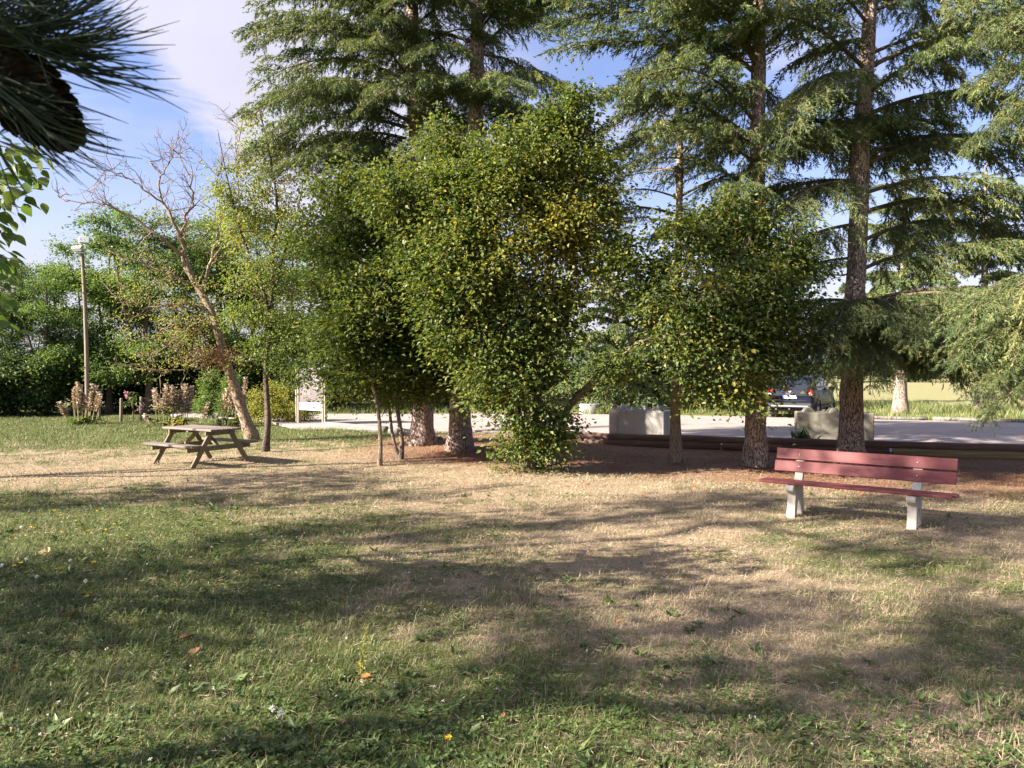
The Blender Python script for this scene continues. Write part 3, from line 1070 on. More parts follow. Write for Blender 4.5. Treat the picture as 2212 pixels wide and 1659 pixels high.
hB = gpt(1150, 1018)
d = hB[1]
broadleaf('hornbeam_tree', 'many-stemmed hornbeam leafy down to the ground, yellow of seed clusters and painted sunlight in its crown', 'tree', hB,
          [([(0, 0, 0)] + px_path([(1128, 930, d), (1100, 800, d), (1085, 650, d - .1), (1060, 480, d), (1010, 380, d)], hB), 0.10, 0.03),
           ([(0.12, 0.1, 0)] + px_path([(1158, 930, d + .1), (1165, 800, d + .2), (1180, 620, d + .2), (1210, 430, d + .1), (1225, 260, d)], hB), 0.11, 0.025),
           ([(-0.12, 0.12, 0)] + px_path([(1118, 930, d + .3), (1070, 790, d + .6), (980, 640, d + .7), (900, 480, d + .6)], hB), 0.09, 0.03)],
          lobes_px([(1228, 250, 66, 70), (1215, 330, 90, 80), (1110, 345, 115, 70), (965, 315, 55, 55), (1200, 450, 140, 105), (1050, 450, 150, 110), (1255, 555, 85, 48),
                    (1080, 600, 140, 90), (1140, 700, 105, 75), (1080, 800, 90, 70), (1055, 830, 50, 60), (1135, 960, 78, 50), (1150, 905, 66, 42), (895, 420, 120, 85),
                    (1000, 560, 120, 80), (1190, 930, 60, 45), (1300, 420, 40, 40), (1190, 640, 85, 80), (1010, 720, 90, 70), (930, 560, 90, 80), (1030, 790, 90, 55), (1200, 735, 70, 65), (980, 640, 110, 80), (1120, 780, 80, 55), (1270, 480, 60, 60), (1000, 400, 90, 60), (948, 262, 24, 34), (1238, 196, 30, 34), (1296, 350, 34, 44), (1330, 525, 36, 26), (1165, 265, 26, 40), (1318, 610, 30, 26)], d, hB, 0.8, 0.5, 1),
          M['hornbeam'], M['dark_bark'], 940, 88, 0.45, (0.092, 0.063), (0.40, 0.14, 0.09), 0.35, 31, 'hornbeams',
          tint_fn=lambda p: 0.36 * np.exp(-(((p[:, 0] - 0.5) / 1.6) ** 2 + ((p[:, 2] - 4.4) / 1.3) ** 2)) - 0.03)  # yellow seed clusters plus sunlit yellow painted into the crown's leaf tint
hA = gpt(866, 992)
d = hA[1]
broadleaf('hornbeam_tree', 'forked hornbeam with slender twin stems under a broad dark crown', 'tree', hA,
          [([(0, 0, 0)] + px_path([(868, 955, d), (858, 880, d), (845, 780, d), (830, 640, d), (800, 480, d)], hA), 0.06, 0.025),
           ([(-0.03, 0.05, 0)] + px_path([(850, 950, d), (842, 890, d), (835, 800, d - .1), (870, 640, d), (880, 500, d)], hA), 0.045, 0.02)],
          lobes_px([(745, 400, 72, 50), (755, 505, 92, 95), (850, 460, 120, 95), (800, 630, 130, 100), (890, 720, 150, 85), (765, 745, 85, 75), (860, 815, 95, 45),
                    (955, 640, 100, 85), (712, 620, 60, 60), (960, 790, 60, 45), (700, 720, 50, 55), (690, 800, 40, 35), (745, 830, 55, 35), (690, 480, 35, 50), (900, 560, 110, 85), (960, 480, 80, 70), (830, 720, 130, 80), (930, 820, 70, 45)], d, hA, 0.8, 0.5, 2),
          M['hornbeam'], M['bark'], 740, 86, 0.46, (0.092, 0.063), (0.36, 0.12, 0.09), 0.3, 32, 'hornbeams')
hD = gpt(820, 1006)
d = hD[1]
broadleaf('hornbeam_tree', 'single thin curved hornbeam sapling before the forked one', 'tree', hD,
          [([(0, 0, 0)] + px_path([(822, 950, d), (816, 880, d), (800, 800, d), (808, 700, d), (815, 560, d)], hD), 0.05, 0.02)],
          lobes_px([(800, 640, 85, 75), (760, 700, 70, 65), (800, 780, 75, 45), (850, 560, 60, 60)], d, hD, 0.8, 0.4, 3),
          M['hornbeam'], M['pale_bark'], 180, 64, 0.40, (0.098, 0.068), (0.36, 0.12, 0.08), 0.3, 33, 'hornbeams')
hC = gpt(1196, 1004)
d = hC[1]
broadleaf('hornbeam_tree', 'hornbeam leaning on a slanting stem, round crown speckled with yellow leaves', 'tree', hC,
          [([(0, 0, 0)] + px_path([(1206, 940, d), (1228, 880, d - .2), (1285, 820, d - .5), (1338, 762, d - .9), (1400, 700, d - 1.2), (1480, 640, d - 1.6), (1570, 590, d - 1.8), (1620, 520, d - 1.9)], hC), 0.085, 0.03)],
          lobes_px([(1560, 470, 90, 55), (1480, 540, 95, 75), (1640, 530, 105, 90), (1560, 640, 150, 90), (1690, 640, 75, 95), (1520, 750, 125, 70), (1650, 750, 95, 75),
                    (1640, 820, 55, 50), (1400, 590, 45, 60), (1335, 545, 50, 45), (1420, 660, 70, 50), (1340, 790, 60, 30), (1580, 850, 40, 35), (1500, 830, 45, 30), (1740, 560, 45, 50), (1460, 480, 40, 40)], d - 1.8, hC, 0.75, 0.45, 4),
          M['hornbeam'], M['bark'], 470, 70, 0.40, (0.092, 0.063), (0.36, 0.18, 0.11), 0.35, 34, 'hornbeams')

# --- slim yellowing tree by the picnic table
sT = gpt(573, 975)
d = sT[1]
broadleaf('slim_tree', 'slim straight tree with dark trunk and thin yellowing crown by the picnic table', 'tree', sT,
          [([(0, 0, 0)] + px_path([(579, 900, d), (574, 800, d), (586, 690, d), (590, 560, d), (598, 430, d), (575, 300, d), (560, 240, d)], sT), 0.085, 0.012),
           (px_path([(586, 690, d), (560, 600, d - .2), (520, 500, d - .3), (490, 380, d - .3), (470, 280, d - .3)], sT), 0.05, 0.008),
           (px_path([(588, 640, d), (610, 560, d + .2), (640, 470, d + .2), (655, 390, d + .3)], sT), 0.045, 0.008)],
          lobes_px([(560, 330, 60, 65), (600, 430, 65, 70), (525, 470, 80, 70), (630, 500, 50, 70), (560, 580, 95, 60), (600, 680, 75, 70), (635, 740, 55, 65), (540, 740, 50, 50), (480, 400, 40, 50), (560, 260, 35, 30), (650, 800, 40, 40), (600, 790, 50, 40), (520, 680, 50, 40)],
                   d, sT, 0.8, 0.4, 5),
          M['yellowing'], M['dark_bark'], 420, 44, 0.30, (0.075, 0.042), (0.36, 0.14, 0.12), 0.5, 35, twig=0.004,
          tint_fn=lambda p: np.clip((p[:, 2] - 3.4) * 0.10, -0.22, 0.22))


# --- half-dead leaning tree
def dead_tree():
    base = gpt(547, 952)
    d = base[1]
    rng = np.random.default_rng(9)
    root = thing('leaning_tree', 'half-dead leaning tree with bare grey branches above the picnic table', 'tree', base)
    L = lambda pts: np.array([at(px, py, d + dd) - base for (px, py, dd) in pts])
    main = np.concatenate([[[0, 0, 0]], L([(528, 900, 0), (508, 840, 0), (488, 780, 0), (470, 712, 0), (458, 675, 0), (438, 638, 0), (414, 598, 0), (400, 556, 0)])])
    mb = MB()
    pth = smooth_path(main, 30)
    r = np.interp(np.linspace(0, 1, 30), [0, .12, .45, 1], [0.22, 0.15, 0.11, 0.065])
    pth[0, 2] -= 0.15
    v, f = tube_vf(pth, r, 14, True, 0.05, rng)
    mb.add(v, f, 0, 0.5, True)
    mb.build('trunk', M['pale_bark'], root)
    limbs = [
        ([(414, 598, 0), (398, 556, 0), (392, 515, -.2), (372, 468, -.3), (350, 430, -.3), (345, 385, -.3), (322, 348, -.4)], .075),
        ([(392, 515, -.2), (404, 470, .1), (418, 432, .2), (410, 392, .2), (394, 352, .3), (384, 300, .3)], .045),
        ([(436, 636, 0), (452, 580, .3), (468, 520, .4), (478, 455, .5), (470, 400, .6), (478, 340, .6)], .06),
        ([(452, 668, 0), (400, 655, -.4), (342, 664, -.7), (292, 660, -.9), (240, 640, -1.1)], .055),
        ([(400, 556, 0), (352, 520, -.5), (290, 470, -.7), (220, 442, -.9), (132, 430, -1.0)], .055),
        ([(360, 450, -.3), (305, 402, -.5), (250, 372, -.6), (188, 360, -.8)], .032),
        ([(462, 690, 0), (420, 718, -.5), (372, 740, -.8), (328, 768, -1.0)], .035),
        ([(478, 742, 0), (424, 786, -.5), (362, 800, -.8), (320, 800, -1.0)], .032),
        ([(452, 668, 0), (500, 640, .4), (545, 632, .6), (590, 650, .8)], .035),
        ([(424, 614, 0), (380, 600, -.6), (320, 575, -.9), (262, 560, -1.2)], .045),
        ([(460, 560, .3), (500, 500, .4), (520, 430, .5), (510, 350, .6), (525, 260, .6)], .035),
        ([(345, 385, -.3), (370, 345, -.2), (372, 300, -.2)], .02),
        ([(470, 712, 0), (430, 690, -.7), (390, 700, -1.1), (340, 705, -1.4)], .03),
        ([(488, 780, 0), (440, 760, -.6), (400, 762, -.9), (350, 745, -1.2)], .03),
    ]
    bb = MB()
    segs = []
    tipl = []

    def twigs(path, rad, level):
        n = len(path)
        ln = np.sum(np.linalg.norm(np.diff(path, axis=0), axis=1))
        k = int(ln / (0.17 if level == 0 else 0.15))
        for _ in range(k):
            i = rng.integers(max(1, n // 5), n)
            p = path[i]
            d0 = path[min(n - 1, i)] - path[i - 1]
            d0 = d0 / (np.linalg.norm(d0) + 1e-6)
            dr = d0 * 0.7 + unit(rng, 1)[0] * 0.9 + np.array([0, 0, 0.15])
            dr /= np.linalg.norm(dr)
            l2 = (0.95 if level == 0 else 0.4) * rng.uniform(0.4, 1.2)
            m = 5
            q = [p]
            for s in range(m):
                dr = dr + rng.normal(0, 0.22, 3) + np.array([0, 0, 0.04])
                dr /= np.linalg.norm(dr)
                q.append(q[-1] + dr * l2 / m)
            q = np.array(q)
            r0 = min(rad * 0.55, 0.013 if level == 0 else 0.007)
            rr = np.linspace(r0, 0.0045, m + 1)
            for s in range(m):
                segs.append((q[s], q[s + 1], rr[s], rr[s + 1]))
            tipl.append(q[-1])
            if level < 1:
                twigs(q, r0, level + 1)

    for pts, r0 in limbs:
        p = smooth_path(L(pts), 16)
        p[1:] += rng.normal(0, 0.03, (15, 3))
        v, f = tube_vf(p, np.linspace(r0 * 0.9, 0.011, 16), 7, True, 0.06, rng)
        bb.add(v, f, 0, 0.5, True)
        twigs(p, r0, 0)
    S = np.array([np.concatenate([a, b]) for a, b, _, _ in segs])
    rr = np.array([(a, b) for _, _, a, b in segs])
    sticks(bb, S[:, :3], S[:, 3:], rr[:, 0], rr[:, 1], 3)
    bb.build('branches', M['pale_bark'], root, kind='stuff')
    T = np.array(tipl)
    T = T[(T[:, 2] < 5.0)]
    T = T[rng.random(len(T)) < 0.28]
    rep = np.repeat(np.arange(len(T)), 26)
    N = len(rep)
    pos = T[rep] + rng.normal(0, 1, (N, 3)) * np.array([0.24, 0.24, 0.08])
    cb = MB()
    leaves(cb, pos, rng.normal(0, 1, (N, 3)) - np.array([0, 0, .4]), np.array([0, 0, 1.]) + rng.normal(0, .5, (N, 3)), 0.07, 0.04,
           np.clip(0.55 + rng.normal(0, .2, len(T))[rep] + rng.normal(0, .12, N), 0, 0.95), 0)
    cb.build('crown', M['yellowing'], root)
    # tuft of dead brown leaves on the trunk
    c = at(470, 770, d - 0.25) - base
    N = 900
    pos = c + rng.normal(0, 1, (N, 3)) * np.array([0.42, 0.25, 0.16])
    db = MB()
    leaves(db, pos, rng.normal(0, 1, (N, 3)) - np.array([0, 0, .5]), unit(rng, N), 0.08, 0.04, rng.random(N), 0)
    db.build('dead_leaves', M['dry_leaf'], root)


dead_tree()

# --- robinia belt beyond the lawn
protos = []
for k in range(3):
    rng = np.random.default_rng(200 + k)
    lob = random_lobes(rng, 30, (0, 0, 5.6), (2.7, 2.4, 3.2), 0.95, 0.45)
    low = random_lobes(rng, 8, (0, 0, 2.4), (2.4, 2.2, 0.9), 0.9, 0.5)
    st = [([(0, 0, 0), (0.1, 0, 1.5), (0.0, 0.1, 3.2), (0.25, 0, 5.5), (0.1, 0, 7.8)], 0.17, 0.03),
          ([(0.05, 0, 1.8), (-0.7, 0.2, 3.4), (-1.2, 0.2, 5.2), (-1.4, 0.3, 6.5)], 0.09, 0.03)]
    protos.append((st, np.concatenate([lob, low])))
BELT = [(20, 35, 0.78, 0), (95, 33, 0.80, 1), (165, 37, 0.86, 2), (235, 34, 0.98, 0), (318, 33, 1.06, 1), (390, 37, 1.08, 2), (470, 35, 1.06, 0), (548, 38, 1.18, 1), (640, 36, 1.08, 2),
        (735, 39, 1.1, 0), (-70, 33, 0.85, 2), (-170, 36, 0.9, 1), (840, 42, 1.0, 2), (960, 44, 0.95, 1)]
BELT_LAB = ['feathery locust tree at the end of the belt beside the dark undergrowth', 'low locust tree between the undergrowth and the lamp pole', 'locust tree right behind the floodlight pole',
            'tall locust tree leaning its crown towards the lamp pole', 'thick-trunked locust tree behind the two wooden stakes', 'locust tree behind the pink-flowered sapling',
            'locust tree behind the bare leaning tree', 'tallest locust tree, behind the slim yellowing tree', 'locust tree behind the information board',
            'locust tree beyond the road behind the board', 'locust tree by the lawn corner past the undergrowth', 'last locust tree past the lawn corner',
            'distant locust tree beyond the car park verge', 'farther distant locust tree beyond the car park verge']
src = {}
for i, ((px, dep, sc, pk), lab) in enumerate(zip(BELT, BELT_LAB)):
    p = at(px, 800, dep)
    loc = (p[0], dep, float(ground_z(p[0], dep)) if dep < 36 else 0)
    if pk not in src:
        st, lob = protos[pk]
        o = broadleaf('locust_tree', lab, 'tree', loc, st, lob, M['locust'], M['dark_bark'], 330, 84, 0.55, (0.14, 0.066), (0.52, 0.14, 0.12), 0.25, 210 + pk,
                      'locust trees in the belt beyond the lawn', flat=0.2, twig=0.009, step=0.45)
        o.scale = (sc,) * 3
        src[pk] = o
    else:
        copy_thing(src[pk], loc, i * 1.9, sc, lab)

# --- undergrowth below the belt
ub = None
UNDER = [(-40, 31.5, 1.15, 'dark bramble bush at the end of the belt'), (40, 32, 1.25, 'tall dark bush by the edge of the lawn'), (110, 33.5, 1.1, 'dark bush left behind the first bear\'s breeches clump'),
         (215, 36, 1.2, 'dark bush directly behind the floodlight pole'), (290, 37, 1.15, 'dark bush behind the wooden stakes'), (370, 36.5, 1.2, 'dark bush behind the middle flower clump'),
         (450, 38, 1.15, 'dark bush behind the white notice'), (540, 38, 1.2, 'dark bush behind the yellow-green shrub'), (-130, 31, 1.2, 'dark bush outside the lawn corner'),
         (640, 41, 1.1, 'dark bush behind the information board'), (745, 38.5, 0.95, 'light-fringed bush on the verge across the road'), (850, 37.5, 0.9, 'bush on the verge behind the cedars'),
         (950, 38.5, 0.95, 'bush at the verge between the two close cedars'), (1050, 38, 0.9, 'bush at the verge behind the hornbeam clump')]
for i, (px, dep, sc, lab) in enumerate(UNDER):
    p = at(px, 800, dep)
    if ub is None:
        rng = np.random.default_rng(300)
        ub = broadleaf('undergrowth_bush', lab, 'bush', (p[0], dep, 0), [([(0, 0, 0), (0.1, 0, .6), (0.1, 0, 1.4)], 0.04, 0.015), ([(0.2, 0.1, 0), (0.5, 0.2, .6), (0.8, .1, 1.3)], 0.03, 0.012)],
                       random_lobes(rng, 16, (0, 0, 1.25), (1.5, 1.2, 0.95), 0.55, 0.8), M['bush'], M['dark_bark'], 260, 54, 0.36, (0.13, 0.075), (0.42, 0.16, 0.15), 0.2, 301,
                       'bushes below the tree belt', flat=0.5)
        ub.scale = (sc,) * 3
    else:
        copy_thing(ub, (p[0], dep, 0), i * 2.1, sc, lab)

# --- yellow-green shrub between the leaning tree and the board
sh = gpt(600, 914)
rng = np.random.default_rng(310)
broadleaf('honeysuckle_shrub', 'rounded yellow-green shrub between the leaning trunk and the information board', 'shrub', sh,
          [([(0, 0, 0), (0.1, 0, .5), (0.1, 0, 1.2)], 0.03, 0.01), ([(0.3, 0.1, 0), (0.5, 0, .5), (0.7, 0, 1.0)], 0.03, 0.01), ([(-0.3, 0.1, 0), (-0.5, 0, .5), (-0.6, 0, 1.0)], 0.03, 0.01)],
          np.array([(-0.55, 0, 0.75, .5, .5, .6), (0.1, 0, 0.85, .6, .5, .6), (0.6, 0, 0.65, .5, .5, .55), (0.0, -.2, 0.35, .9, .5, .3), (-0.3, 0, 1.2, .3, .3, .25), (.3, 0, 1.15, .3, .3, .25), (.95, -.1, .35, .35, .4, .3), (-.9, 0, .4, .3, .4, .35)]),
          M['shrub'], M['bark'], 300, 60, 0.24, (0.07, 0.042), (0.5, 0.14, 0.14), 0.2, 311, flat=0.5)
for i, (px, py, sc, lab) in enumerate(((500, 905, 0.75, 'feathery light green bush behind the leaning trunk'), (455, 903, 0.8, 'tall fern-green bush behind the white notice'))):
    q = gpt(px, py)
    broadleaf('light_bush', lab, 'bush', q, [([(0, 0, 0), (0.05, 0, .8), (0.1, 0, 2.0)], 0.03, 0.01)],
              np.array([(0, 0, 1.2, .55, .5, 1.0), (0.1, 0, 2.0, .35, .3, .5), (-0.2, 0, .6, .6, .5, .4)]) * sc, M['locust'], M['bark'], 130, 54, 0.26, (0.10, 0.04), (0.62, 0.1, 0.13), 0.2, 320 + i, flat=0.3)

# --- broad-leaved tree reaching in from the left edge: its big leaves are single pieces
def broad_tree():
    base = np.array([-5.0, 5.2, float(ground_z(-5.0, 5.2))])
    rng = np.random.default_rng(41)
    root = broadleaf('broadleaf_tree', 'broad-leaved tree with large fresh green leaves close under the pine branch', 'tree', base,
                     [([(0, 0, 0), (0.05, 0, 1.2), (-0.1, 0, 2.4), (-0.2, 0, 4.2)], 0.09, 0.03)],
                     np.array([(-0.3, 0, 3.6, 1.0, 1.2, 0.9), (-0.2, 0.2, 2.6, 0.9, 1.0, 0.5), (-0.9, -0.3, 3.0, 1.0, 1.0, 0.8)]), M['lime'], M['bark'], 110, 26, 0.3, (0.13, 0.09),
                     (0.5, 0.12, 0.12), 0.7, 42, crown_name='crown')
    t = np.linspace(0, 1, 7)
    V = []
    prof = [(0, 0), (.18, .36), (.38, .50), (.58, .44), (.78, .26), (1.0, 0)]
    for (a, w) in prof:
        V += [(a, -w * .72, -0.22 * a * a + 0.10 * w), (a, 0, -0.22 * a * a), (a, w * .72, -0.22 * a * a + 0.10 * w)]
    f = []
    for i in range(len(prof) - 1):
        o = i * 3
        f += [(o, o + 1, o + 4, o + 3), (o + 1, o + 2, o + 5, o + 4)]
    meshes = []
    for tn in (0.35, 0.6, 0.85):
        meshes.append(MB().add(np.array(V), f, 0, tn, True).mesh('leaf', [M['lime']]))
    sprigs = [((-60, 390, 5.3), (108, 365, 5.3), 34), ((-60, 430, 5.2), (95, 410, 5.2), 32), ((-40, 345, 5.5), (100, 335, 5.5), 26), ((-60, 505, 5.3), (32, 520, 5.3), 22),
              ((-60, 570, 5.2), (38, 565, 5.2), 22), ((-60, 620, 5.4), (38, 640, 5.4), 24), ((-60, 690, 5.3), (25, 720, 5.3), 18), ((-60, 460, 5.6), (50, 450, 5.5), 18), ((-60, 330, 5.2), (50, 330, 5.2), 20),
              ((-60, 540, 5.6), (48, 600, 5.6), 20), ((-60, 650, 5.1), (20, 680, 5.1), 16)]
    tb = MB()
    for (a, b, n) in sprigs:
        A, B = at(*a) - base, at(*b) - base
        start = np.array([np.interp(A[2], [0, 4], [0, -0.2]), 0, A[2] - 0.35])
        p = smooth_path(np.array([start, (start + A) / 2 + [0, 0, .12], A, (A + B) / 2 + [0, 0, .05], B]), 14)
        v, fc = tube_vf(p, np.linspace(0.014, 0.003, 14), 5)
        tb.add(v, fc, 0, 0.5, True)
        for k in range(n):
            u = 0.52 + 0.48 * (k + rng.random()) / n
            q = p[min(13, int(u * 13))] + rng.normal(0, 0.055, 3)
            o = obj('leaf', meshes[rng.integers(3)], root, q)
            az = rng.uniform(-2.2, 2.2) * 0.6 + (0.5 if k % 2 else -0.5)
            o.rotation_euler = Euler((rng.normal(0, 0.5), rng.uniform(0.1, 1.1), az), 'XYZ')
            s = rng.uniform(0.075, 0.125)
            o.scale = (s, s, s)
    tb.build('twigs', M['bark'], root)


broad_tree()


# --- pine close to the camera, one branch with a cone hangs into the view
M['pine_needle'] = leaf_mat('pine_needles', [(0, (0.012, 0.024, 0.016)), (1, (0.05, 0.075, 0.03))], 0.1)


def pine():
    base = np.array([-3.3, -1.6, float(ground_z(-3.3, -1.6))])
    rng = np.random.default_rng(51)
    root = thing('pine_tree', 'dark pine whose needled branch tip and cone hang against the sky', 'tree', base)
    mb = MB()
    pth = smooth_path([(0, 0, -0.2), (0.05, 0, 2), (0, 0.05, 5), (0.1, 0, 9)], 24)
    v, f = tube_vf(pth, np.linspace(0.24, 0.06, 24), 16, True, 0.04, rng)
    mb.add(v, f, 0, 0.5, True)
    mb.build('trunk', M['cedar_bark'], root)
    # crown: needle tufts
    cb = MB()
    N0 = 620
    c = np.array([0.0, 0.2, 7.4]) + unit(rng, N0) * (rng.random(N0) ** 0.4)[:, None] * np.array([2.6, 2.4, 2.2])
    rep = np.repeat(np.arange(N0), 16)
    N = len(rep)
    dr = unit(rng, N) + np.array([0, 0, .3])
    dr /= np.linalg.norm(dr, axis=1, keepdims=True)
    leaves(cb, c[rep], dr, unit(rng, N), 0.22, 0.018, np.clip(rng.normal(.4, .15, N), 0, 1), 0, 0.0)
    cb.build('crown', M['pine_needle'], root)
    for k in range(18):
        z = 5.4 + k * 0.2
        a = k * 2.4
        b = MB()
        p = smooth_path([(0, 0, z), (math.cos(a) * 1.0, math.sin(a) * 1.0, z + .3), (math.cos(a) * 2.1, math.sin(a) * 2.1, z + .4)], 8)
        v, f = tube_vf(p, np.linspace(.05, .012, 8), 6)
        b.add(v, f, 0, .5, True).build('limb', M['cedar_bark'], root)
    # the low branch
    D = 0.92
    tip = at(36, 95, D) - base
    bb = MB()
    p = smooth_path(np.array([(0.05, 0.0, 2.2), (0.8, 0.7, 2.6), tip + np.array([-0.9, -0.35, 0.22]), tip + np.array([-0.3, -0.06, 0.07]), tip]), 22)
    v, f = tube_vf(p, np.linspace(0.05, 0.006, 22), 8, True, 0.05, rng)
    bb.add(v, f, 0, 0.5, True)
    bb.build('branch', M['dark_bark'], root)
    # needles: two fans, one running right and up, one trailing right and down
    nb = MB()

    def needle(a, b, r):
        mid = (a + b) / 2 + rng.normal(0, 0.006, 3) + np.array([0, 0, -0.006])
        q = smooth_path(np.array([a, mid, b]), 5)
        v, f = tube_vf(q, np.array([1, 1, 1, .9, .3]) * r, 4)
        nb.add(v, f, 0, float(np.clip(rng.normal(.35, .1), 0, 1)))

    for k in range(210):
        s = rng.random()
        o = at(-60 + 170 * s, 40 + 70 * s + rng.normal(0, 14), D + rng.normal(0, 0.03))
        an = R(rng.uniform(-28, 42))
        ln = rng.uniform(0.10, 0.155)
        e = o + np.array([math.cos(an) * ln, rng.normal(0, 0.035), math.sin(an) * ln])
        needle(o - base, e - base, 0.0010)
    for k in range(110):
        s = rng.random()
        o = at(-70 + 130 * s, 150 + 90 * s + rng.normal(0, 14), D + rng.normal(0, 0.03))
        an = R(rng.uniform(-52, -12))
        ln = rng.uniform(0.09, 0.14)
        e = o + np.array([math.cos(an) * ln, rng.normal(0, 0.03), math.sin(an) * ln])
        needle(o - base, e - base, 0.0010)
    for k in range(90):
        o = at(rng.uniform(-70, 60), rng.uniform(-60, 60), D + rng.normal(0, 0.04))
        an = R(rng.uniform(-70, 70))
        ln = rng.uniform(0.06, 0.12)
        e = o + np.array([math.cos(an) * ln, rng.normal(0, 0.04), math.sin(an) * ln])
        needle(o - base, e - base, 0.0010)
    # needle clumps along the trunk side of the branch, added to shade the tip
    for k in range(150):
        o = p[rng.integers(3, 20)] + rng.normal(0, 1, 3) * np.array([0.10, 0.10, 0.12]) + np.array([-0.05, -0.05, 0.05])
        N = 14
        dr = unit(rng, N)
        leaves(nb, np.repeat(o[None], N, 0), dr, unit(rng, N), 0.13, 0.006, rng.uniform(.2, .5, N), 0, 0.0)
    nb.build('needles', M['pine_needle'], root)
    # the cone: scales round a core
    a0 = at(-30, 120, D + 0.02) - base
    a1 = at(142, 292, D + 0.02) - base
    core = MB()
    pts = np.array([a0 + (a1 - a0) * s for s in np.linspace(0, 1, 10)])
    prof = np.array([.35, .75, .95, 1.0, .97, .9, .78, .6, .4, .12])
    v, f = tube_vf(pts, prof * 0.041, 12)
    core.add(v, f, 0, 0.5, True)
    cone = core.build('cone', M['dark_bark'], root)
    axis = (a1 - a0) / np.linalg.norm(a1 - a0)
    _, A, B = frame_of(axis[None])
    A, B = A[0], B[0]
    sv = np.array([(0, -.4, 0), (0, .4, 0), (.7, .62, .12), (1.0, .25, .3), (1.0, -.25, .3), (.7, -.62, .12), (.75, 0, .34)]) * 0.020
    sf = [(0, 1, 2, 6), (2, 3, 6), (3, 4, 6), (4, 5, 6), (5, 0, 6)]
    sm = MB().add(sv, sf, 0, .5).mesh('scale', [plain('cone_scale', (0.026, 0.018, 0.015), 0.8, 0, 0.3, 60, spec=0.2)])
    k = 0
    for i in range(120):
        s = (i + 0.5) / 120
        ph = i * 2.39996
        rad = np.interp(s, np.linspace(0, 1, 10), prof) * 0.039
        out = A * math.cos(ph) + B * math.sin(ph)
        pos = a0 + (a1 - a0) * s + out * rad
        xdir = (axis * 0.55 + out * 0.75)
        xdir /= np.linalg.norm(xdir)
        yd = np.cross(axis, out)
        zd = np.cross(xdir, yd)
        Mx = Matrix(((xdir[0], yd[0], zd[0], pos[0]), (xdir[1], yd[1], zd[1], pos[1]), (xdir[2], yd[2], zd[2], pos[2]), (0, 0, 0, 1)))
        o = obj('scale', sm, cone)
        o.matrix_local = Mx


pine()

# --- unseen trees left of and behind the photographer, crowns shaped to shade the lawn
def shade_tree(label, x, y, lobes, n, seed, h):
    base = np.array([x, y, float(ground_z(x, y))])
    lob = np.array([(lx - x, ly - y, lz, r, r, r * 0.85) for (lx, ly, lz, r) in lobes])
    broadleaf('shade_tree', label, 'tree', base, [([(0, 0, 0), (0.1, 0, h * .3), (0, .1, h * .6), (.1, 0, h * .85)], 0.2, 0.05),
              ([(0.05, 0, h * .35), (.2, .5, h * .5), (.2, 1.0, h * .65)], 0.09, 0.03), ([(0.05, 0, h * .4), (-.2, -.8, h * .55), (-.2, -1.6, h * .68)], 0.09, 0.03)],
              lob, M['locust'], M['bark'], n, 25, 0.50, (0.15, 0.09), (0.45, 0.12, 0.12), 0.3, seed, 'trees on the sunny side of the lawn', twig=0.009, step=0.45)


shade_tree('spreading tree on the sunny side of the lawn shading the bench', -12, 4.0,
           [(-12, 5.5, 8.7, 1.3), (-12, 5.3, 7.0, 1.2), (-12, 3.9, 10.3, 1.15), (-12.2, 4.4, 4.9, 1.4), (-12, 5.6, 6.0, 1.0), (-11.8, 4.3, 12.0, 1.2), (-12, 3.2, 5.4, .9),
            (-11.8, 5.4, 10.6, .9), (-12, 2.2, 4.6, 1.1), (-12, 1.8, 5.6, 1.0), (-12, 2.6, 6.3, .7), (-12, 2.7, 11.3, .9), (-12, 2.2, 9.6, .9), (-12, 2.9, 10.4, .8), (-12, 6.5, 12.3, 1.4), (-12, 7.1, 13.6, 1.2)], 440, 601, 9.5)
shade_tree('wide tree on the sunny side behind the photographer', -12.6, -0.2,
           [(-12, 1.0, 7.6, 1.0), (-12, -0.7, 8.6, .9), (-12, 1.7, 10.8, .9), (-12, 0.1, 10.4, .8), (-12, -1.3, 10.4, 1.0), (-12, 0.4, 12.0, 1.0), (-12, -0.2, 6.6, .7), (-12.2, 1.0, 5.0, .7), (-12, 1.2, 8.5, .6), (-12, 0, 9.2, .8)], 225, 604, 9.0)
shade_tree('lower tree on the sunny side beside the lawn margin', -12.4, 9.6,
           [(-12.2, 9.9, 4.2, 1.2), (-12.4, 9.0, 3.4, 1.0), (-12.4, 10.8, 5.2, 1.0), (-12.2, 8.4, 4.6, .9), (-12.4, 9.4, 5.6, .8), (-12.2, 7.9, 6.2, .9)], 130, 602, 5.2)
shade_tree('high-crowned tree on the sunny side near the tree belt', -16.5, 10.8,
           [(-16, 10.6, 10.2, 1.3), (-16, 11.4, 11.6, 1.3), (-16.5, 10.2, 12.6, 1.1), (-16, 11.0, 9.0, 1.0)], 105, 603, 11)

# --- far trees at the edge of the field
for k, (px, dep, sc, lab) in enumerate(((1250, 95, 0.9, 'small far tree on the field behind the ring'), (1700, 110, 0.9, 'far round tree beyond the field'), (1990, 120, 1.0, 'far tree beyond the field behind the cedar verge'),
                                        (2150, 105, 0.9, 'far tree at the field margin'), (2300, 115, 1.0, 'last far tree along the field margin'), (1500, 120, 1.0, 'far tree beyond the bushy cedars'), (1850, 130, 1.1, 'pale far tree in the field gap'))):
    p = at(px, 800, dep)
    copy_thing(src[k % 3], (p[0], dep, 0), k * 1.3, sc, lab)['group'] = 'far trees along the field'

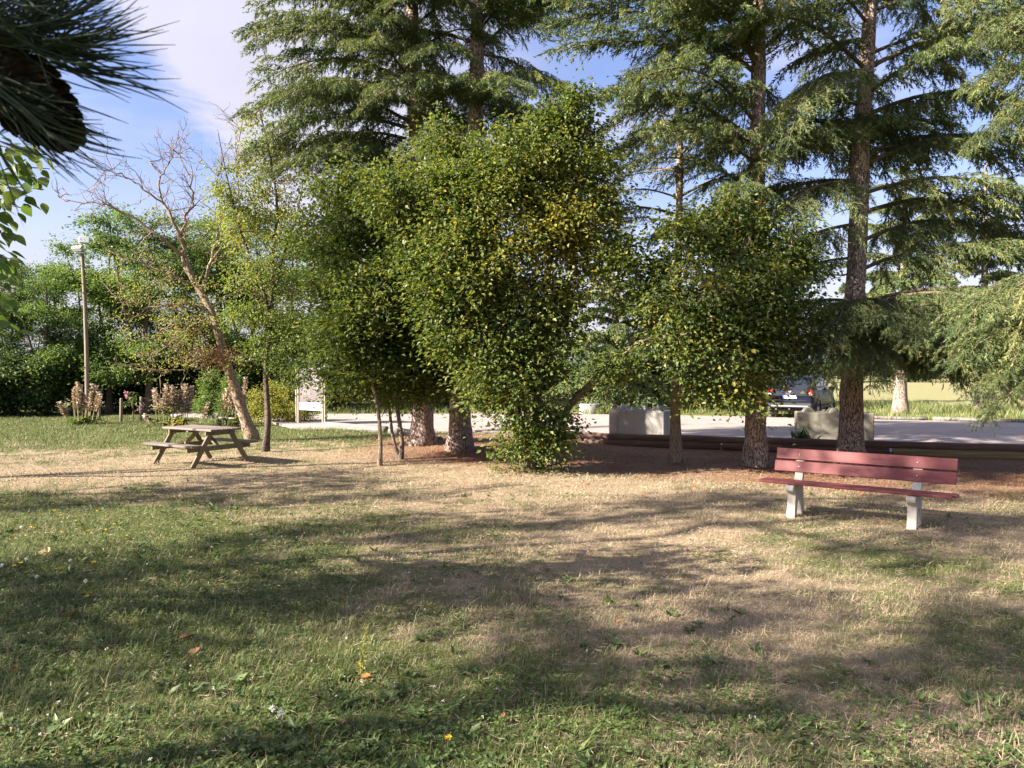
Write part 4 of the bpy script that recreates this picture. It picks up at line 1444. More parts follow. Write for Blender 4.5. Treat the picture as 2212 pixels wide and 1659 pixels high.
# --- hedge row between the verge and the field
for k, (px, dep, sc, lab) in enumerate(((1180, 48, 1.2, 'hedge bush behind the ring at the field edge'), (1290, 52, 1.3, 'hedge bush behind the broad cedar'), (1400, 50, 1.2, 'hedge bush behind the bushy cedar'), (1510, 54, 1.4, 'hedge bush at the field before the far trees'),
                                        (1620, 56, 1.2, 'hedge bush beyond the parked car'), (1740, 120, 2.0, 'low far hedge bush past the nose of the parked car'), (1850, 126, 2.2, 'low far hedge bush seen between the cedar trunks'), (1960, 122, 1.8, 'low far hedge bush behind the bare-stemmed cedar'),
                                        (2070, 128, 2.2, 'low far hedge bush behind the verge cedar'), (2180, 124, 2.0, 'low far hedge bush along the open field'), (2290, 126, 2.2, 'last low far hedge bush along the open field'))):
    p = at(px, 800, dep)
    o = copy_thing(ub, (p[0], dep, 0), k * 1.7, (sc * 2.2, sc * 1.2, sc * 0.9), lab)
    o['group'] = 'hedge bushes along the field'


# ------------------------------------------------------------------ objects
def worn_paint(name, paint, wood):
    m, nt, bs = new_mat(name)
    tc = node(nt, 'ShaderNodeTexCoord', out=3)
    grain = noise(nt, vmul(nt, tc, (2.5, 40.0, 40.0)), 1.0, 5, 0.65, 0.3)
    big = noise(nt, tc, 2.2, 4, 0.6)
    chips = mth(nt, 'MULTIPLY', sstep(nt, noise(nt, vmul(nt, tc, (6.0, 22.0, 22.0)), 1.6, 6, 0.7), 0.64, 0.70), 0.8)
    c = mixc(nt, big, tuple(k * 0.78 for k in paint), tuple(k * 1.2 for k in paint))
    c = mixc(nt, mth(nt, 'MULTIPLY', sstep(nt, grain, 0.45, 0.75), 0.3), c, tuple(min(1, k * 1.5 + 0.02) for k in paint))
    c = mixc(nt, chips, c, wood)
    link(nt, c, bs.inputs['Base Color'])
    link(nt, mixc(nt, grain, (0.4, 0.4, 0.4), (0.7, 0.7, 0.7)), bs.inputs['Roughness'])
    bs.inputs['Specular IOR Level'].default_value = 0.35
    link(nt, node(nt, 'ShaderNodeBump', {'Height': mth(nt, 'SUBTRACT', grain, chips), 'Strength': 0.35, 'Distance': 0.004}), bs.inputs['Normal'])
    return m


M['bench_red'] = worn_paint('worn_red_paint', (0.17, 0.042, 0.039), (0.18, 0.12, 0.085))
M['cast'] = concrete_mat('pale_cast_concrete', (0.43, 0.40, 0.34), (0.24, 0.215, 0.14), False)
M['block'] = concrete_mat('weathered_concrete', (0.185, 0.172, 0.142), (0.085, 0.077, 0.042), True)
M['block_clean'] = concrete_mat('grey_concrete', (0.27, 0.262, 0.245), (0.19, 0.175, 0.135), True)
M['table_wood'] = wood_mat('weathered_table_wood', (0.10, 0.082, 0.072), (0.23, 0.19, 0.165), 0)
M['leg_wood'] = wood_mat('mossy_treated_wood', (0.12, 0.096, 0.062), (0.23, 0.19, 0.12), 2, moss=(0.17, 0.175, 0.07))
M['post_wood'] = wood_mat('grey_post_wood', (0.15, 0.13, 0.105), (0.31, 0.275, 0.23), 2)
M['pole_wood'] = wood_mat('brown_pole_wood', (0.15, 0.115, 0.085), (0.34, 0.27, 0.21), 2)
M['log_red'] = wood_mat('old_red_brown_log', (0.085, 0.052, 0.042), (0.22, 0.145, 0.115), 0)
M['log_pale'] = wood_mat('pale_treated_log', (0.17, 0.13, 0.065), (0.34, 0.27, 0.15), 0)
M['log_grey'] = wood_mat('grey_driftwood_log', (0.11, 0.10, 0.09), (0.26, 0.24, 0.22), 0)
M['white'] = plain('white_panel', (0.72, 0.70, 0.68), 0.5, 0, 0.05)
M['steel'] = plain('galvanised_steel', (0.42, 0.43, 0.44), 0.4, 0.8, 0.08)


def plank(name, size, center, mat, parent, bev=0.006, rot=None):
    """board built round its own origin so that the grain runs along it"""
    v, f = box_vf(size, (0, 0, 0), bev)
    o = MB().add(v, f).build(name, mat, parent)
    o.location = center
    if rot is not None:
        o.rotation_euler = rot
    return o


def bar(name, a, b, w, t, mat, parent, bev=0.005):
    """square-sawn timber from a to b, its z axis along the timber"""
    a, b = Vector(a), Vector(b)
    L = (b - a).length
    v, f = box_vf((w, t, L), (0, 0, 0), bev)
    o = MB().add(v, f).build(name, mat, parent)
    o.location = (a + b) / 2
    d = (b - a).normalized()
    y = Vector((1, 0, 0)) if abs(d.x) < 0.99 else Vector((0, 1, 0))
    y = (y - d * y.dot(d)).normalized()
    x = y.cross(d)
    o.rotation_euler = Matrix((x, y, d)).transposed().to_euler()
    return o


# --- picnic table: planks run along local x
def picnic_table():
    Fp, Rp, Lp = on_ground(454, 929, 0.75), on_ground(525, 925.6, 0.75), on_ground(349, 922, 0.75)
    ctr = (Rp + Lp) / 2
    ax = Fp - Lp
    ang = math.atan2(ax[1], ax[0])
    z0 = float(ground_z(ctr[0], ctr[1])) - 0.01
    root = thing('picnic_table', 'weathered wooden picnic table with attached benches on the dry lawn', 'picnic table', (ctr[0], ctr[1], z0), ang)
    LT, n, w = 1.62, 6, 0.115
    for k in range(n):
        y = (k - (n - 1) / 2) * (w + 0.008)
        plank('tabletop_plank', (LT + random.uniform(-.012, .012), w, 0.042), (random.uniform(-.006, .006), y, 0.735 + random.uniform(-.002, .002)), M['table_wood'], root)
    for s in (-1, 1):
        for k in range(2):
            plank('seat_plank', (LT + random.uniform(-.012, .012), 0.125, 0.042), (0, s * (0.60 + k * 0.133), 0.435), M['table_wood'], root)
        plank('end_batten', (0.045, 0.70, 0.09), (s * 0.60, 0, 0.668), M['leg_wood'], root)
        plank('seat_beam', (0.045, 1.50, 0.10), (s * 0.575, 0, 0.363), M['leg_wood'], root)
        for q in (-1, 1):
            bar('leg', (s * 0.625, q * 0.66, 0.0), (s * 0.625, q * 0.22, 0.70), 0.10, 0.045, M['leg_wood'], root)
        bar('brace', (s * 0.55, 0, 0.37), (s * 0.12, 0, 0.685), 0.09, 0.045, M['leg_wood'], root)
    plank('middle_batten', (0.07, 0.68, 0.045), (0, 0, 0.69), M['leg_wood'], root)


picnic_table()


# --- red bench on cast supports: local x along the bench, local -y to the sitter's front
def park_bench():
    a, b = gpt(1718, 1112), gpt(1975, 1137)
    c = (a + b) / 2
    ang = math.atan2(b[1] - a[1], b[0] - a[0])
    root = thing('park_bench', 'red-slatted park bench on two pale cast concrete supports', 'bench', (c[0], c[1], float(ground_z(c[0], c[1]))), ang)
    half = np.linalg.norm(b - a) / 2
    # side outline (y forward negative, z up)
    nose = [(-0.235 + 0.045 * math.cos(t) - 0.0, 0.375 + 0.045 * math.sin(t)) for t in np.linspace(math.pi * 0.5, math.pi * 1.5, 8)]
    prof = nose + [(-0.19, 0.322), (-0.17, 0.29), (-0.20, 0.12), (-0.245, -0.06), (-0.135, -0.06), (-0.085, 0.14), (-0.03, 0.235), (0.03, 0.255), (0.075, 0.22),
                   (0.085, 0.10), (0.105, -0.06), (0.235, -0.06), (0.195, 0.16), (0.185, 0.36), (0.215, 0.52), (0.29, 0.84), (0.225, 0.84), (0.135, 0.50), (0.095, 0.42)]
    prof = np.array(prof)
    th = 0.052
    for s in (-1, 1):
        n = len(prof)
        ch = 0.008
        inner = prof + (prof.mean(0) - prof) * 0.03
        rings = [(-th, inner), (-th + ch, prof), (th - ch, prof), (th, inner)]
        V = np.concatenate([np.column_stack([np.full(n, x), P]) for x, P in rings])
        f = []
        for k in range(3):
            for i in range(n):
                j = (i + 1) % n
                f.append((k * n + i, k * n + j, (k + 1) * n + j, (k + 1) * n + i))
        f.append(tuple(range(n - 1, -1, -1)))
        f.append(tuple(range(3 * n, 4 * n)))
        MB().add(V, f).build('support', M['cast'], root).location = (s * half, 0, 0)
    Ls = 2.28
    for k, (y, z) in enumerate(((-0.155, 0.443), (0.025, 0.437))):
        plank('seat_slat', (Ls + 0.04 * k, 0.168, 0.036), (0.02 * k, y, z), M['bench_red'], root, 0.007, (R(-2), 0, 0))
    tilt = math.atan2(0.075, 0.32)
    plank('back_slat', (Ls - 0.09, 0.034, 0.150), (0.05, 0.162, 0.625), M['bench_red'], root, 0.006, (-tilt, 0, 0))
    plank('back_slat', (Ls - 0.10, 0.034, 0.150), (0.06, 0.203, 0.790), M['bench_red'], root, 0.006, (-tilt, 0, 0))
    for s in (-1, 1):
        for z, y in ((0.625, 0.142), (0.79, 0.183)):
            v, f = tube_vf(np.array([(0, 0.012, 0), (0, 0.0, 0), (0, -0.004, 0)]), [0.012, 0.012, 0.006], 8)
            MB().add(v, f, 0, .5, True).build('bolt', M['steel'], root).location = (s * half, y, z)


park_bench()


# --- interlocking concrete blocks with pyramid studs
def concrete_block(label, p0, p1, size_y, mat, h=0.8, studs=(3, 2)):
    """front bottom edge from p0 to p1"""
    p0, p1 = np.array(p0), np.array(p1)
    L = np.linalg.norm(p1[:2] - p0[:2])
    ang = math.atan2(p1[1] - p0[1], p1[0] - p0[0])
    root = thing('concrete_block', label, 'concrete block', (p0[0], p0[1], PARK_Z - 0.005), ang, 'blocks barring the car park')
    v, f = box_vf((L, size_y, h), (L / 2, size_y / 2, h / 2), 0.018)
    MB().add(v, f).build('body', mat, root)
    nx, ny = studs
    for i in range(nx):
        for j in range(ny):
            cx, cy = L * (i + 0.5) / nx, size_y * (j + 0.5) / ny
            w = min(L / nx, size_y / ny) * 0.36
            a = [(cx - w, cy - w, h - 0.004), (cx + w, cy - w, h - 0.004), (cx + w, cy + w, h - 0.004), (cx - w, cy + w, h - 0.004)]
            k = 0.5
            b = [(cx + (x - cx) * k, cy + (y - cy) * k, h + 0.11) for x, y, _ in a]
            MB().add(np.array(a + b), [(0, 1, 5, 4), (1, 2, 6, 5), (2, 3, 7, 6), (3, 0, 4, 7), (4, 5, 6, 7)]).build('stud', mat, root)
    return root


q0, q1 = on_ground(1722, 957, PARK_Z), on_ground(1888, 961, PARK_Z)
blk = concrete_block('mossy streaked concrete block behind the sword-leaved plant and cedar trunk', q0, q1, 0.75, M['block'], 0.80, (3, 2))
q0, q1 = on_ground(1315, 944, PARK_Z), on_ground(1434, 950, PARK_Z)
concrete_block('clean pale grey concrete block standing behind the slender cedar', q0, q1, 0.75, M['block_clean'], 0.78, (3, 2))


def concrete_ring():
    c = on_ground(1278, 892, PARK_Z)
    root = thing('concrete_ring', 'low round concrete well ring on the far verge', 'concrete ring', (c[0], c[1] + 0.5, 0.0))
    n = 40
    prof = [(0.52, -0.05), (0.52, 0.10), (0.515, 0.42), (0.50, 0.46), (0.44, 0.46), (0.42, 0.44), (0.42, -0.05)]
    V = np.array([(r * math.cos(2 * math.pi * i / n), r * math.sin(2 * math.pi * i / n), z) for i in range(n) for (r, z) in prof])
    m = len(prof)
    f = [(i * m + k, ((i + 1) % n) * m + k, ((i + 1) % n) * m + k + 1, i * m + k + 1) for i in range(n) for k in range(m - 1)]
    MB().add(V, f, 0, .5, True).build('wall', M['block_clean'], root)
    V = np.array([(0.43 * math.cos(2 * math.pi * i / n), 0.43 * math.sin(2 * math.pi * i / n), 0.36) for i in range(n)])
    MB().add(V, [tuple(range(n))]).build('earth_fill', plain('planter_earth', (0.10, 0.075, 0.055), 1.0, 0, 0.3), root)


concrete_ring()


# --- log edging
def log(label, a, b, r, mat, squash=1.0, group='logs edging the car park'):
    a, b = np.array(a, float), np.array(b, float)
    L = np.linalg.norm(b - a)
    ang = math.atan2(b[1] - a[1], b[0] - a[0])
    rng = np.random.default_rng(int(abs(a[0] * 97 + a[1] * 31 + a[2] * 1000)) + 1)
    n = max(6, int(L / 0.4))
    x = np.linspace(0, L, n)
    pts = np.stack([x, rng.normal(0, 0.008, n), rng.normal(0, 0.006, n) + np.linspace(0, b[2] - a[2], n)], 1)
    v, f = tube_vf(pts, r * (1 + rng.normal(0, 0.02, n)), 14, True, 0.02, rng)
    v[:, 2] *= squash
    o = MB().add(v, f, 0, .5, True).build('log', mat, None, label=label, category='log', group=group)
    o.location = a
    o.rotation_euler = (0, 0, ang)
    return o


def along(t, z, off=0.0):
    A, B = np.array([1.75, 19.45]), np.array([11.3, 16.05])
    d = (B - A) / np.linalg.norm(B - A)
    p = A + d * t + np.array([-d[1], d[0]]) * off
    return (p[0], p[1], z)


log('lower dark log of the edging running behind the two thinner cedar trunks', along(-2.2, 0.075), along(3.6, 0.075), 0.10, M['log_red'])
log('lower dark log between the rough cedar trunk and the bench cedar', along(3.66, 0.075), along(7.35, 0.075), 0.10, M['log_red'])
log('lower pale yellowish log of the edging past the red bench', along(7.42, 0.08), along(12.5, 0.08), 0.105, M['log_pale'])
log('upper dark log resting on the edging in front of the left concrete block', along(-1.8, 0.235, 0.03), along(4.4, 0.235, 0.03), 0.085, M['log_red'])
log('upper dark log resting on the edging behind the red bench', along(4.46, 0.24, 0.03), along(13.2, 0.245, 0.03), 0.085, M['log_red'])
ga, gb = gpt(703, 926), gpt(835, 935)
log('grey weathered log lying at the foot of the information board', (ga[0], ga[1], 0.10), (gb[0], gb[1], 0.09), 0.14, M['log_grey'])
ga, gb = gpt(845, 937), gpt(905, 942)
log('short grey log lying in line after the grey weathered one', (ga[0], ga[1], 0.10), (gb[0], gb[1], 0.10), 0.11, M['log_grey'])
ga = gpt(952, 950)
log('stub of a round log with dark end between the two close cedars', (ga[0] - 0.75, ga[1] + 0.5, 0.16), (ga[0], ga[1], 0.14), 0.10, M['log_grey'])
for k in range(4):
    x0 = 12.0 + k * 3.05
    a = np.array([18.6 - 9.3 + k * 3.1, 0, 0])
    p, q = np.array([9.8 + 3.1 * k, 30.35 - 1.27 * k]), np.array([12.75 + 3.1 * k, 29.14 - 1.27 * k])
    log(['low thin log on the far verge beside the parked car', 'low thin log on the far verge below the bare-stemmed cedar', 'low thin log on the far verge along the open field', 'last low thin log on the far verge'][k],
        (p[0], p[1] + .3, 0.10), (q[0], q[1] + .3, 0.10), 0.075, M['log_grey'], group='logs on the far verge')


# --- information board
def info_board():
    a, b = gpt(644, 918), gpt(701, 920)
    c = (a + b) / 2
    ang = math.atan2(b[1] - a[1], b[0] - a[0])
    w = np.linalg.norm(b - a)
    root = thing('information_board', 'brown information board on double wooden posts with white logo strip', 'information board', (c[0], c[1], float(ground_z(c[0], c[1]))), ang)
    for s in (-1, 1):
        for q in (-1, 1):
            plank('post', (0.075, 0.10, 2.25), (s * w / 2 + q * 0.055, 0, 1.025), M['post_wood'], root, 0.008)
    plank('panel', (w - 0.19, 0.035, 1.22), (0, 0, 1.42), plain('brown_panel', (0.12, 0.098, 0.098), 0.5, 0, 0.12, 4.0), root, 0.004)
    for k, (x, z, ww, hh, cc) in enumerate(((-0.16, 1.75, 0.36, 0.30, (0.16, 0.14, 0.13)), (0.22, 1.55, 0.22, 0.55, (0.15, 0.13, 0.15)), (-0.16, 1.28, 0.36, 0.42, (0.14, 0.12, 0.12)))):
        plank('printed_sheet', (ww * (w - 0.2), 0.003, hh), (x * (w - 0.2) * 1.2, -0.020, z), plain('sheet_%d' % k, cc, 0.5, 0, 0.35, 18.0), root, 0.0)
    st = plank('logo_strip', (w - 0.17, 0.035, 0.27), (0, -0.002, 0.665), M['white'], root, 0.003)
    blue, red, dk = plain('logo_blue', (0.06, 0.10, 0.42), 0.5), plain('logo_red', (0.5, 0.05, 0.06), 0.5), plain('logo_dark', (0.06, 0.07, 0.10), 0.5)
    # blue square with white P-like mark, wave mark, red leaf marks
    def patch(name, x, z, ww, hh, mat, d=0.0195):
        v, f = box_vf((ww, 0.003, hh), (0, 0, 0))
        o = MB().add(v, f).build(name, mat, st)
        o.location = (x, -d, z)
    patch('blue_emblem', 0.21, 0.0, 0.09, 0.13, blue)
    patch('emblem_bar', 0.195, 0.0, 0.014, 0.09, M['white'], 0.0225)
    patch('emblem_bowl', 0.215, 0.022, 0.03, 0.045, M['white'], 0.0225)
    for i in range(3):
        patch('blue_wave', 0.315, 0.04 - i * 0.035, 0.075, 0.016, blue)
    patch('blue_emblem', 0.40, 0.01, 0.05, 0.08, blue)
    for i, (x, z) in enumerate(((-0.02, 0.03), (0.03, -0.02), (0.08, 0.02), (0.02, 0.055), (0.10, -0.03))):
        v, f = tube_vf(np.array([(0, 0.0, 0), (0, -0.003, 0)]), [0.024, 0.024], 8)
        o = MB().add(v, f).build('red_emblem', red, st)
        o.location = (x, -0.0178, z)
    for i in range(3):
        patch('dark_print', -0.30, 0.05 - i * 0.04, 0.16 - 0.03 * i, 0.014, dk)


info_board()


# --- small white notice
def notice():
    c = gpt(444, 903)
    root = thing('white_notice', 'small upright white notice on a short post beyond the middle flower clump', 'notice', (c[0], c[1], 0.0), R(-8))
    plank('post', (0.05, 0.05, 0.95), (0, 0.03, 0.42), M['post_wood'], root, 0.004)
    pn = plank('panel', (0.30, 0.02, 0.68), (0, -0.006, 0.56), M['white'], root, 0.003)
    gr = plain('notice_print', (0.35, 0.30, 0.36), 0.6)
    for k in range(5):
        v, f = box_vf((0.22 - 0.03 * (k % 2), 0.002, 0.018), (0, 0, 0))
        MB().add(v, f).build('print_line', gr, pn).location = (0, -0.0115, 0.24 - k * 0.09)


notice()


# --- floodlight pole
def lamp_pole():
    base = np.array([*at(189, 905, 31.0)[:2], 0.0])
    H = at(178, 520, 31.0)[2]
    top = at(176, 520, 31.0)
    root = thing('floodlight_pole', 'tall round wooden pole carrying two small floodlights', 'lamp pole', base)
    path = smooth_path([(0, 0, -0.3), (0.0, 0, 2.5), (-0.06, 0, 5.0), tuple(top - base)], 16)
    v, f = tube_vf(path, np.linspace(0.09, 0.07, 16), 14)
    MB().add(v, f, 0, .5, True).build('pole', M['pole_wood'], root)
    x, _, z = top - base
    lamp_m = plain('lamp_housing', (0.55, 0.56, 0.57), 0.4, 0.3, 0.06)
    glass = plain('lamp_glass', (0.80, 0.82, 0.84), 0.15, 0, 0.03)
    for k, (dx, dz, rz, tilt, sz) in enumerate(((-0.04, -0.36, R(-10), R(38), (0.46, 0.16, 0.20)), (0.24, -0.02, R(25), R(-18), (0.40, 0.12, 0.30)))):
        v, f = box_vf(sz, (0, 0, 0), 0.02)
        o = MB().add(v, f).build('floodlight', lamp_m, root)
        o.location = (x + dx, -0.20, z + dz)
        o.rotation_euler = (tilt, 0, rz)
        v, f = box_vf((sz[0] * .84, 0.012, sz[2] * .78), (0, 0, 0))
        MB().add(v, f).build('glass', glass, o).location = (0, -sz[1] / 2 - 0.004, 0)
        bar('bracket', (x, 0, z + dz - 0.06), (x + dx * .9, -0.16, z + dz - 0.02), 0.04, 0.04, M['steel'], root)
    v, f = box_vf((0.46, 0.10, 0.07), (x, -0.10, z - 0.52), 0.01)
    MB().add(v, f).build('crossbar', M['steel'], root)


lamp_pole()

# --- wooden stakes
for (px, py, ht, lab) in ((262, 912, 52, 'thin round wooden stake standing clear in the grass'), (305, 911, 54, 'brown round wooden stake with pink blossom hanging beside it'),
                          (215, 905, 45, 'round stake rising behind the first tall flower clump')):
    c = gpt(px, py)
    s = c[1] / F_PX
    v, f = tube_vf(np.array([(0, 0, -0.1), (0, 0, 0.3), (0.01, 0, ht * s * 0.96), (0.01, 0, ht * s)]), [0.052, 0.052, 0.050, 0.044], 10)
    o = MB().add(v, f, 0, .5, True).build('wooden_stake', M['pole_wood'], None, label=lab, category='stake', group='stakes in the back lawn')
    o.location = c


# --- tall purple-white flower spikes (acanthus)
M['spike_stem'] = leaf_mat('spike_stem', [(0, (0.20, 0.19, 0.08)), (1, (0.30, 0.26, 0.14))], 0.1)
M['bract'] = leaf_mat('flower_bracts', [(0.0, (0.16, 0.11, 0.075)), (0.4, (0.25, 0.17, 0.13)), (0.65, (0.36, 0.26, 0.24)), (1.0, (0.74, 0.66, 0.64))], 0.2)
M['basal'] = leaf_mat('basal_leaves', [(0, (0.035, 0.065, 0.022)), (0.7, (0.09, 0.13, 0.035)), (1.0, (0.30, 0.26, 0.07))], 0.25)


def spike_mesh(seed):
    rng = np.random.default_rng(seed)
    mb = MB()
    H = 1.0
    p = smooth_path([(0, 0, 0), (0.02, 0, .4), (0.0, 0.01, 1.0)], 8)
    v, f = tube_vf(p, np.linspace(0.012, 0.006, 8), 5)
    mb.add(v, f, 0, .4, True)
    N = 150
    z = rng.uniform(0.42, 1.0, N)
    a = rng.uniform(0, 6.28, N)
    pos = np.stack([np.cos(a) * .008, np.sin(a) * .008, z], 1)
    ax = np.stack([np.cos(a), np.sin(a), rng.uniform(0.2, 0.9, N)], 1)
    leaves(mb, pos, ax, unit(rng, N), 0.065 * (1.15 - 0.5 * (z - .42)), 0.034, np.clip(np.where(rng.random(N) < 0.22 + 0.3 * (z - .42), 0.95, 0.1 + 0.5 * rng.random(N)), 0, 1), 1)
    return mb.mesh('flower_spike', [M['spike_stem'], M['bract']])


SPIKES = [spike_mesh(k) for k in range(4)]


def leaf_blade_mesh(seed, L=0.7, W=0.16, lobed=True, tint=0.5, mat=None, arch=0.5):
    rng = np.random.default_rng(seed)
    n = 9
    V, f = [], []
    for i in range(n):
        t = i / (n - 1)
        w = W * math.sin(math.pi * min(1, t * 0.95 + 0.06)) ** 0.8 * ((1.0 if i % 2 else 0.6) if lobed else 1.0)
        x = L * t * (1 - 0.12 * t)
        z = L * (0.75 * t - arch * 1.25 * t * t)
        V += [(x, -w / 2, z + 0.12 * w), (x, 0, z), (x, w / 2, z + 0.12 * w)]
    for i in range(n - 1):
        o = i * 3
        f += [(o, o + 1, o + 4, o + 3), (o + 1, o + 2, o + 5, o + 4)]
    return MB().add(np.array(V), f, 0, tint, True).mesh('leaf', [mat or M['basal']])


BASAL = [leaf_blade_mesh(k, tint=t) for k, t in enumerate((0.3, 0.5, 0.65, 0.97))]


def acanthus(label, px, py, spikes, n_leaf, seed, spread=0.65, yellow=0.1):
    rng = np.random.default_rng(seed)
    c = gpt(px, py)
    root = thing('acanthus_plant', label, 'flowering plant', c, 0, 'tall flower clumps on the back lawn')
    s = c[1] / F_PX
    for (bx, tx, ty) in spikes:
        base = np.array([(tx - px) * s * 0.72, rng.normal(0, 0.10), 0.02])
        tip = np.array([(tx - px) * s, rng.normal(0, 0.2), (py - ty) * s])
        d = tip - base
        o = obj('flower_spike', SPIKES[rng.integers(4)], root, base)
        o.rotation_euler = Vector(d).to_track_quat('Z', 'Y').to_euler()
        L = np.linalg.norm(d)
        o.scale = (1.5, 1.5, L)
    for k in range(n_leaf):
        o = obj('leaf', BASAL[3 if rng.random() < yellow else rng.integers(3)], root, (rng.normal(0, .15), rng.normal(0, .15), 0.03))
        o.rotation_euler = Euler((rng.normal(0, .2), -rng.uniform(-.25, .45), rng.uniform(0, 6.28)), 'XYZ')
        o.scale = (rng.uniform(.7, 1.25),) * 3


rng = np.random.default_rng(77)
acanthus('tall purple-white flower spikes clumped at the foot of the floodlight pole', 178, 917,
         [(160, 157, 838), (163, 160, 835), (166, 166, 845), (170, 171, 826), (172, 175, 832), (176, 184, 852), (180, 192, 842), (183, 197, 829), (186, 202, 833), (188, 206, 836), (190, 209, 842), (192, 213, 846),
          (184, 199, 845), (150, 129, 868), (152, 136, 880), (168, 168, 860), (189, 222, 850)], 34, 71)
acanthus('widest clump of flower spikes with yellowing leaves, left behind the picnic table', 378, 922,
         [(362, 333, 841), (366, 344, 838), (368, 350, 850), (372, 357, 830), (374, 364, 838), (377, 371, 832), (380, 378, 836), (383, 386, 842), (385, 392, 830), (388, 400, 829), (390, 405, 838), (392, 411, 834),
          (376, 367, 846), (384, 396, 850), (370, 352, 860), (380, 405, 852), (396, 449, 868), (360, 320, 895)], 40, 72, 0.8, 0.35)
acanthus('sparse clump of leaning flower spikes behind the leaning trunk', 500, 921,
         [(496, 481, 850), (498, 489, 838), (500, 497, 832), (503, 505, 842), (506, 516, 820), (508, 528, 815), (500, 510, 860), (494, 470, 908), (505, 520, 850)], 26, 73, 0.6, 0.25)


# --- pink-flowered sapling between the stakes
def oleander():
    c = gpt(287, 911)
    root = thing('flowering_sapling', 'thin sapling with narrow drooping leaves and pink flowers between two stakes', 'sapling', c)
    rng = np.random.default_rng(88)
    mb = MB()
    for pts in ([(0, 0, 0), (.02, 0, .5), (.0, 0, .9), (.05, 0, 1.15)], [(0.02, 0, .5), (-.08, 0, .8), (-.15, 0, 1.1)]):
        v, f = tube_vf(smooth_path(pts, 8), np.linspace(.02, .008, 8), 6)
        mb.add(v, f, 0, .5, True)
    mb.build('stem', M['bark'], root)
    lm = leaf_blade_mesh(5, 0.26, 0.05, False, 0.75, M['locust'], 0.9)
    for k in range(34):
        top = (0.05, 1.1) if k % 2 else (-.14, 1.05)
        o = obj('leaf', lm, root, (top[0] + rng.normal(0, .02), rng.normal(0, .02), top[1] - rng.random() * .5))
        o.rotation_euler = Euler((0, -rng.uniform(-.4, .7), rng.uniform(0, 6.28)), 'XYZ')
    pk = plain('pink_petals', (0.62, 0.30, 0.34), 0.6, 0, 0.15)
    for (x, z, s) in ((-.22, 1.12, .11), (-.25, .98, .10), (-.18, 1.05, .08), (.32, .58, .10), (.30, .48, .08)):
        fb = MB()
        N = 26
        leaves(fb, rng.normal(0, s * .35, (N, 3)), unit(rng, N), unit(rng, N), s * .7, s * .6, .5, 0)
        fb.build('blossom', pk, root).location = (x, rng.normal(0, .04), z)
    v, f = tube_vf(np.array([(.05, 0, .35), (.2, 0, .5), (.31, 0, .55)]), [.008, .006, .004], 5)
    MB().add(v, f).build('side_twig', M['bark'], root)


oleander()


# --- sword-leaved plant behind the log
def iris():
    c = on_ground(1738, 966, 0.09)
    root = thing('iris_plant', 'dark green sword-leaved plant between the log and the mossy block', 'plant', (c[0], c[1] + .25, 0.08))
    rng = np.random.default_rng(91)
    ms = [leaf_blade_mesh(k, 0.62, 0.055, False, t, leaf_mat('sword_leaf_%d' % k, [(0, (0.02, 0.045, 0.02)), (1, (0.07, 0.11, 0.045))], 0.15), 0.42) for k, t in enumerate((.2, .5, .8))]
    for k in range(46):
        o = obj('leaf', ms[rng.integers(3)], root, (rng.normal(0, .16), rng.normal(0, .08), 0))
        o.rotation_euler = Euler((rng.normal(0, .15), -rng.uniform(.0, .8), rng.uniform(0, 6.28)), 'XYZ')
        o.scale = (rng.uniform(.75, 1.15),) * 3


iris()


# --- parked car: local x forward, origin under the middle of the rear bumper
def text_mesh(s, size, extrude=0.002):
    cu = bpy.data.curves.new('t', 'FONT')
    cu.body = s
    cu.size = size
    cu.extrude = extrude
    cu.align_x = 'CENTER'
    cu.align_y = 'CENTER'
    o = bpy.data.objects.new('t', cu)
    COL.objects.link(o)
    bpy.context.view_layer.update()
    me = bpy.data.meshes.new_from_object(o.evaluated_get(bpy.context.evaluated_depsgraph_get()))
    bpy.data.objects.remove(o)
    return me


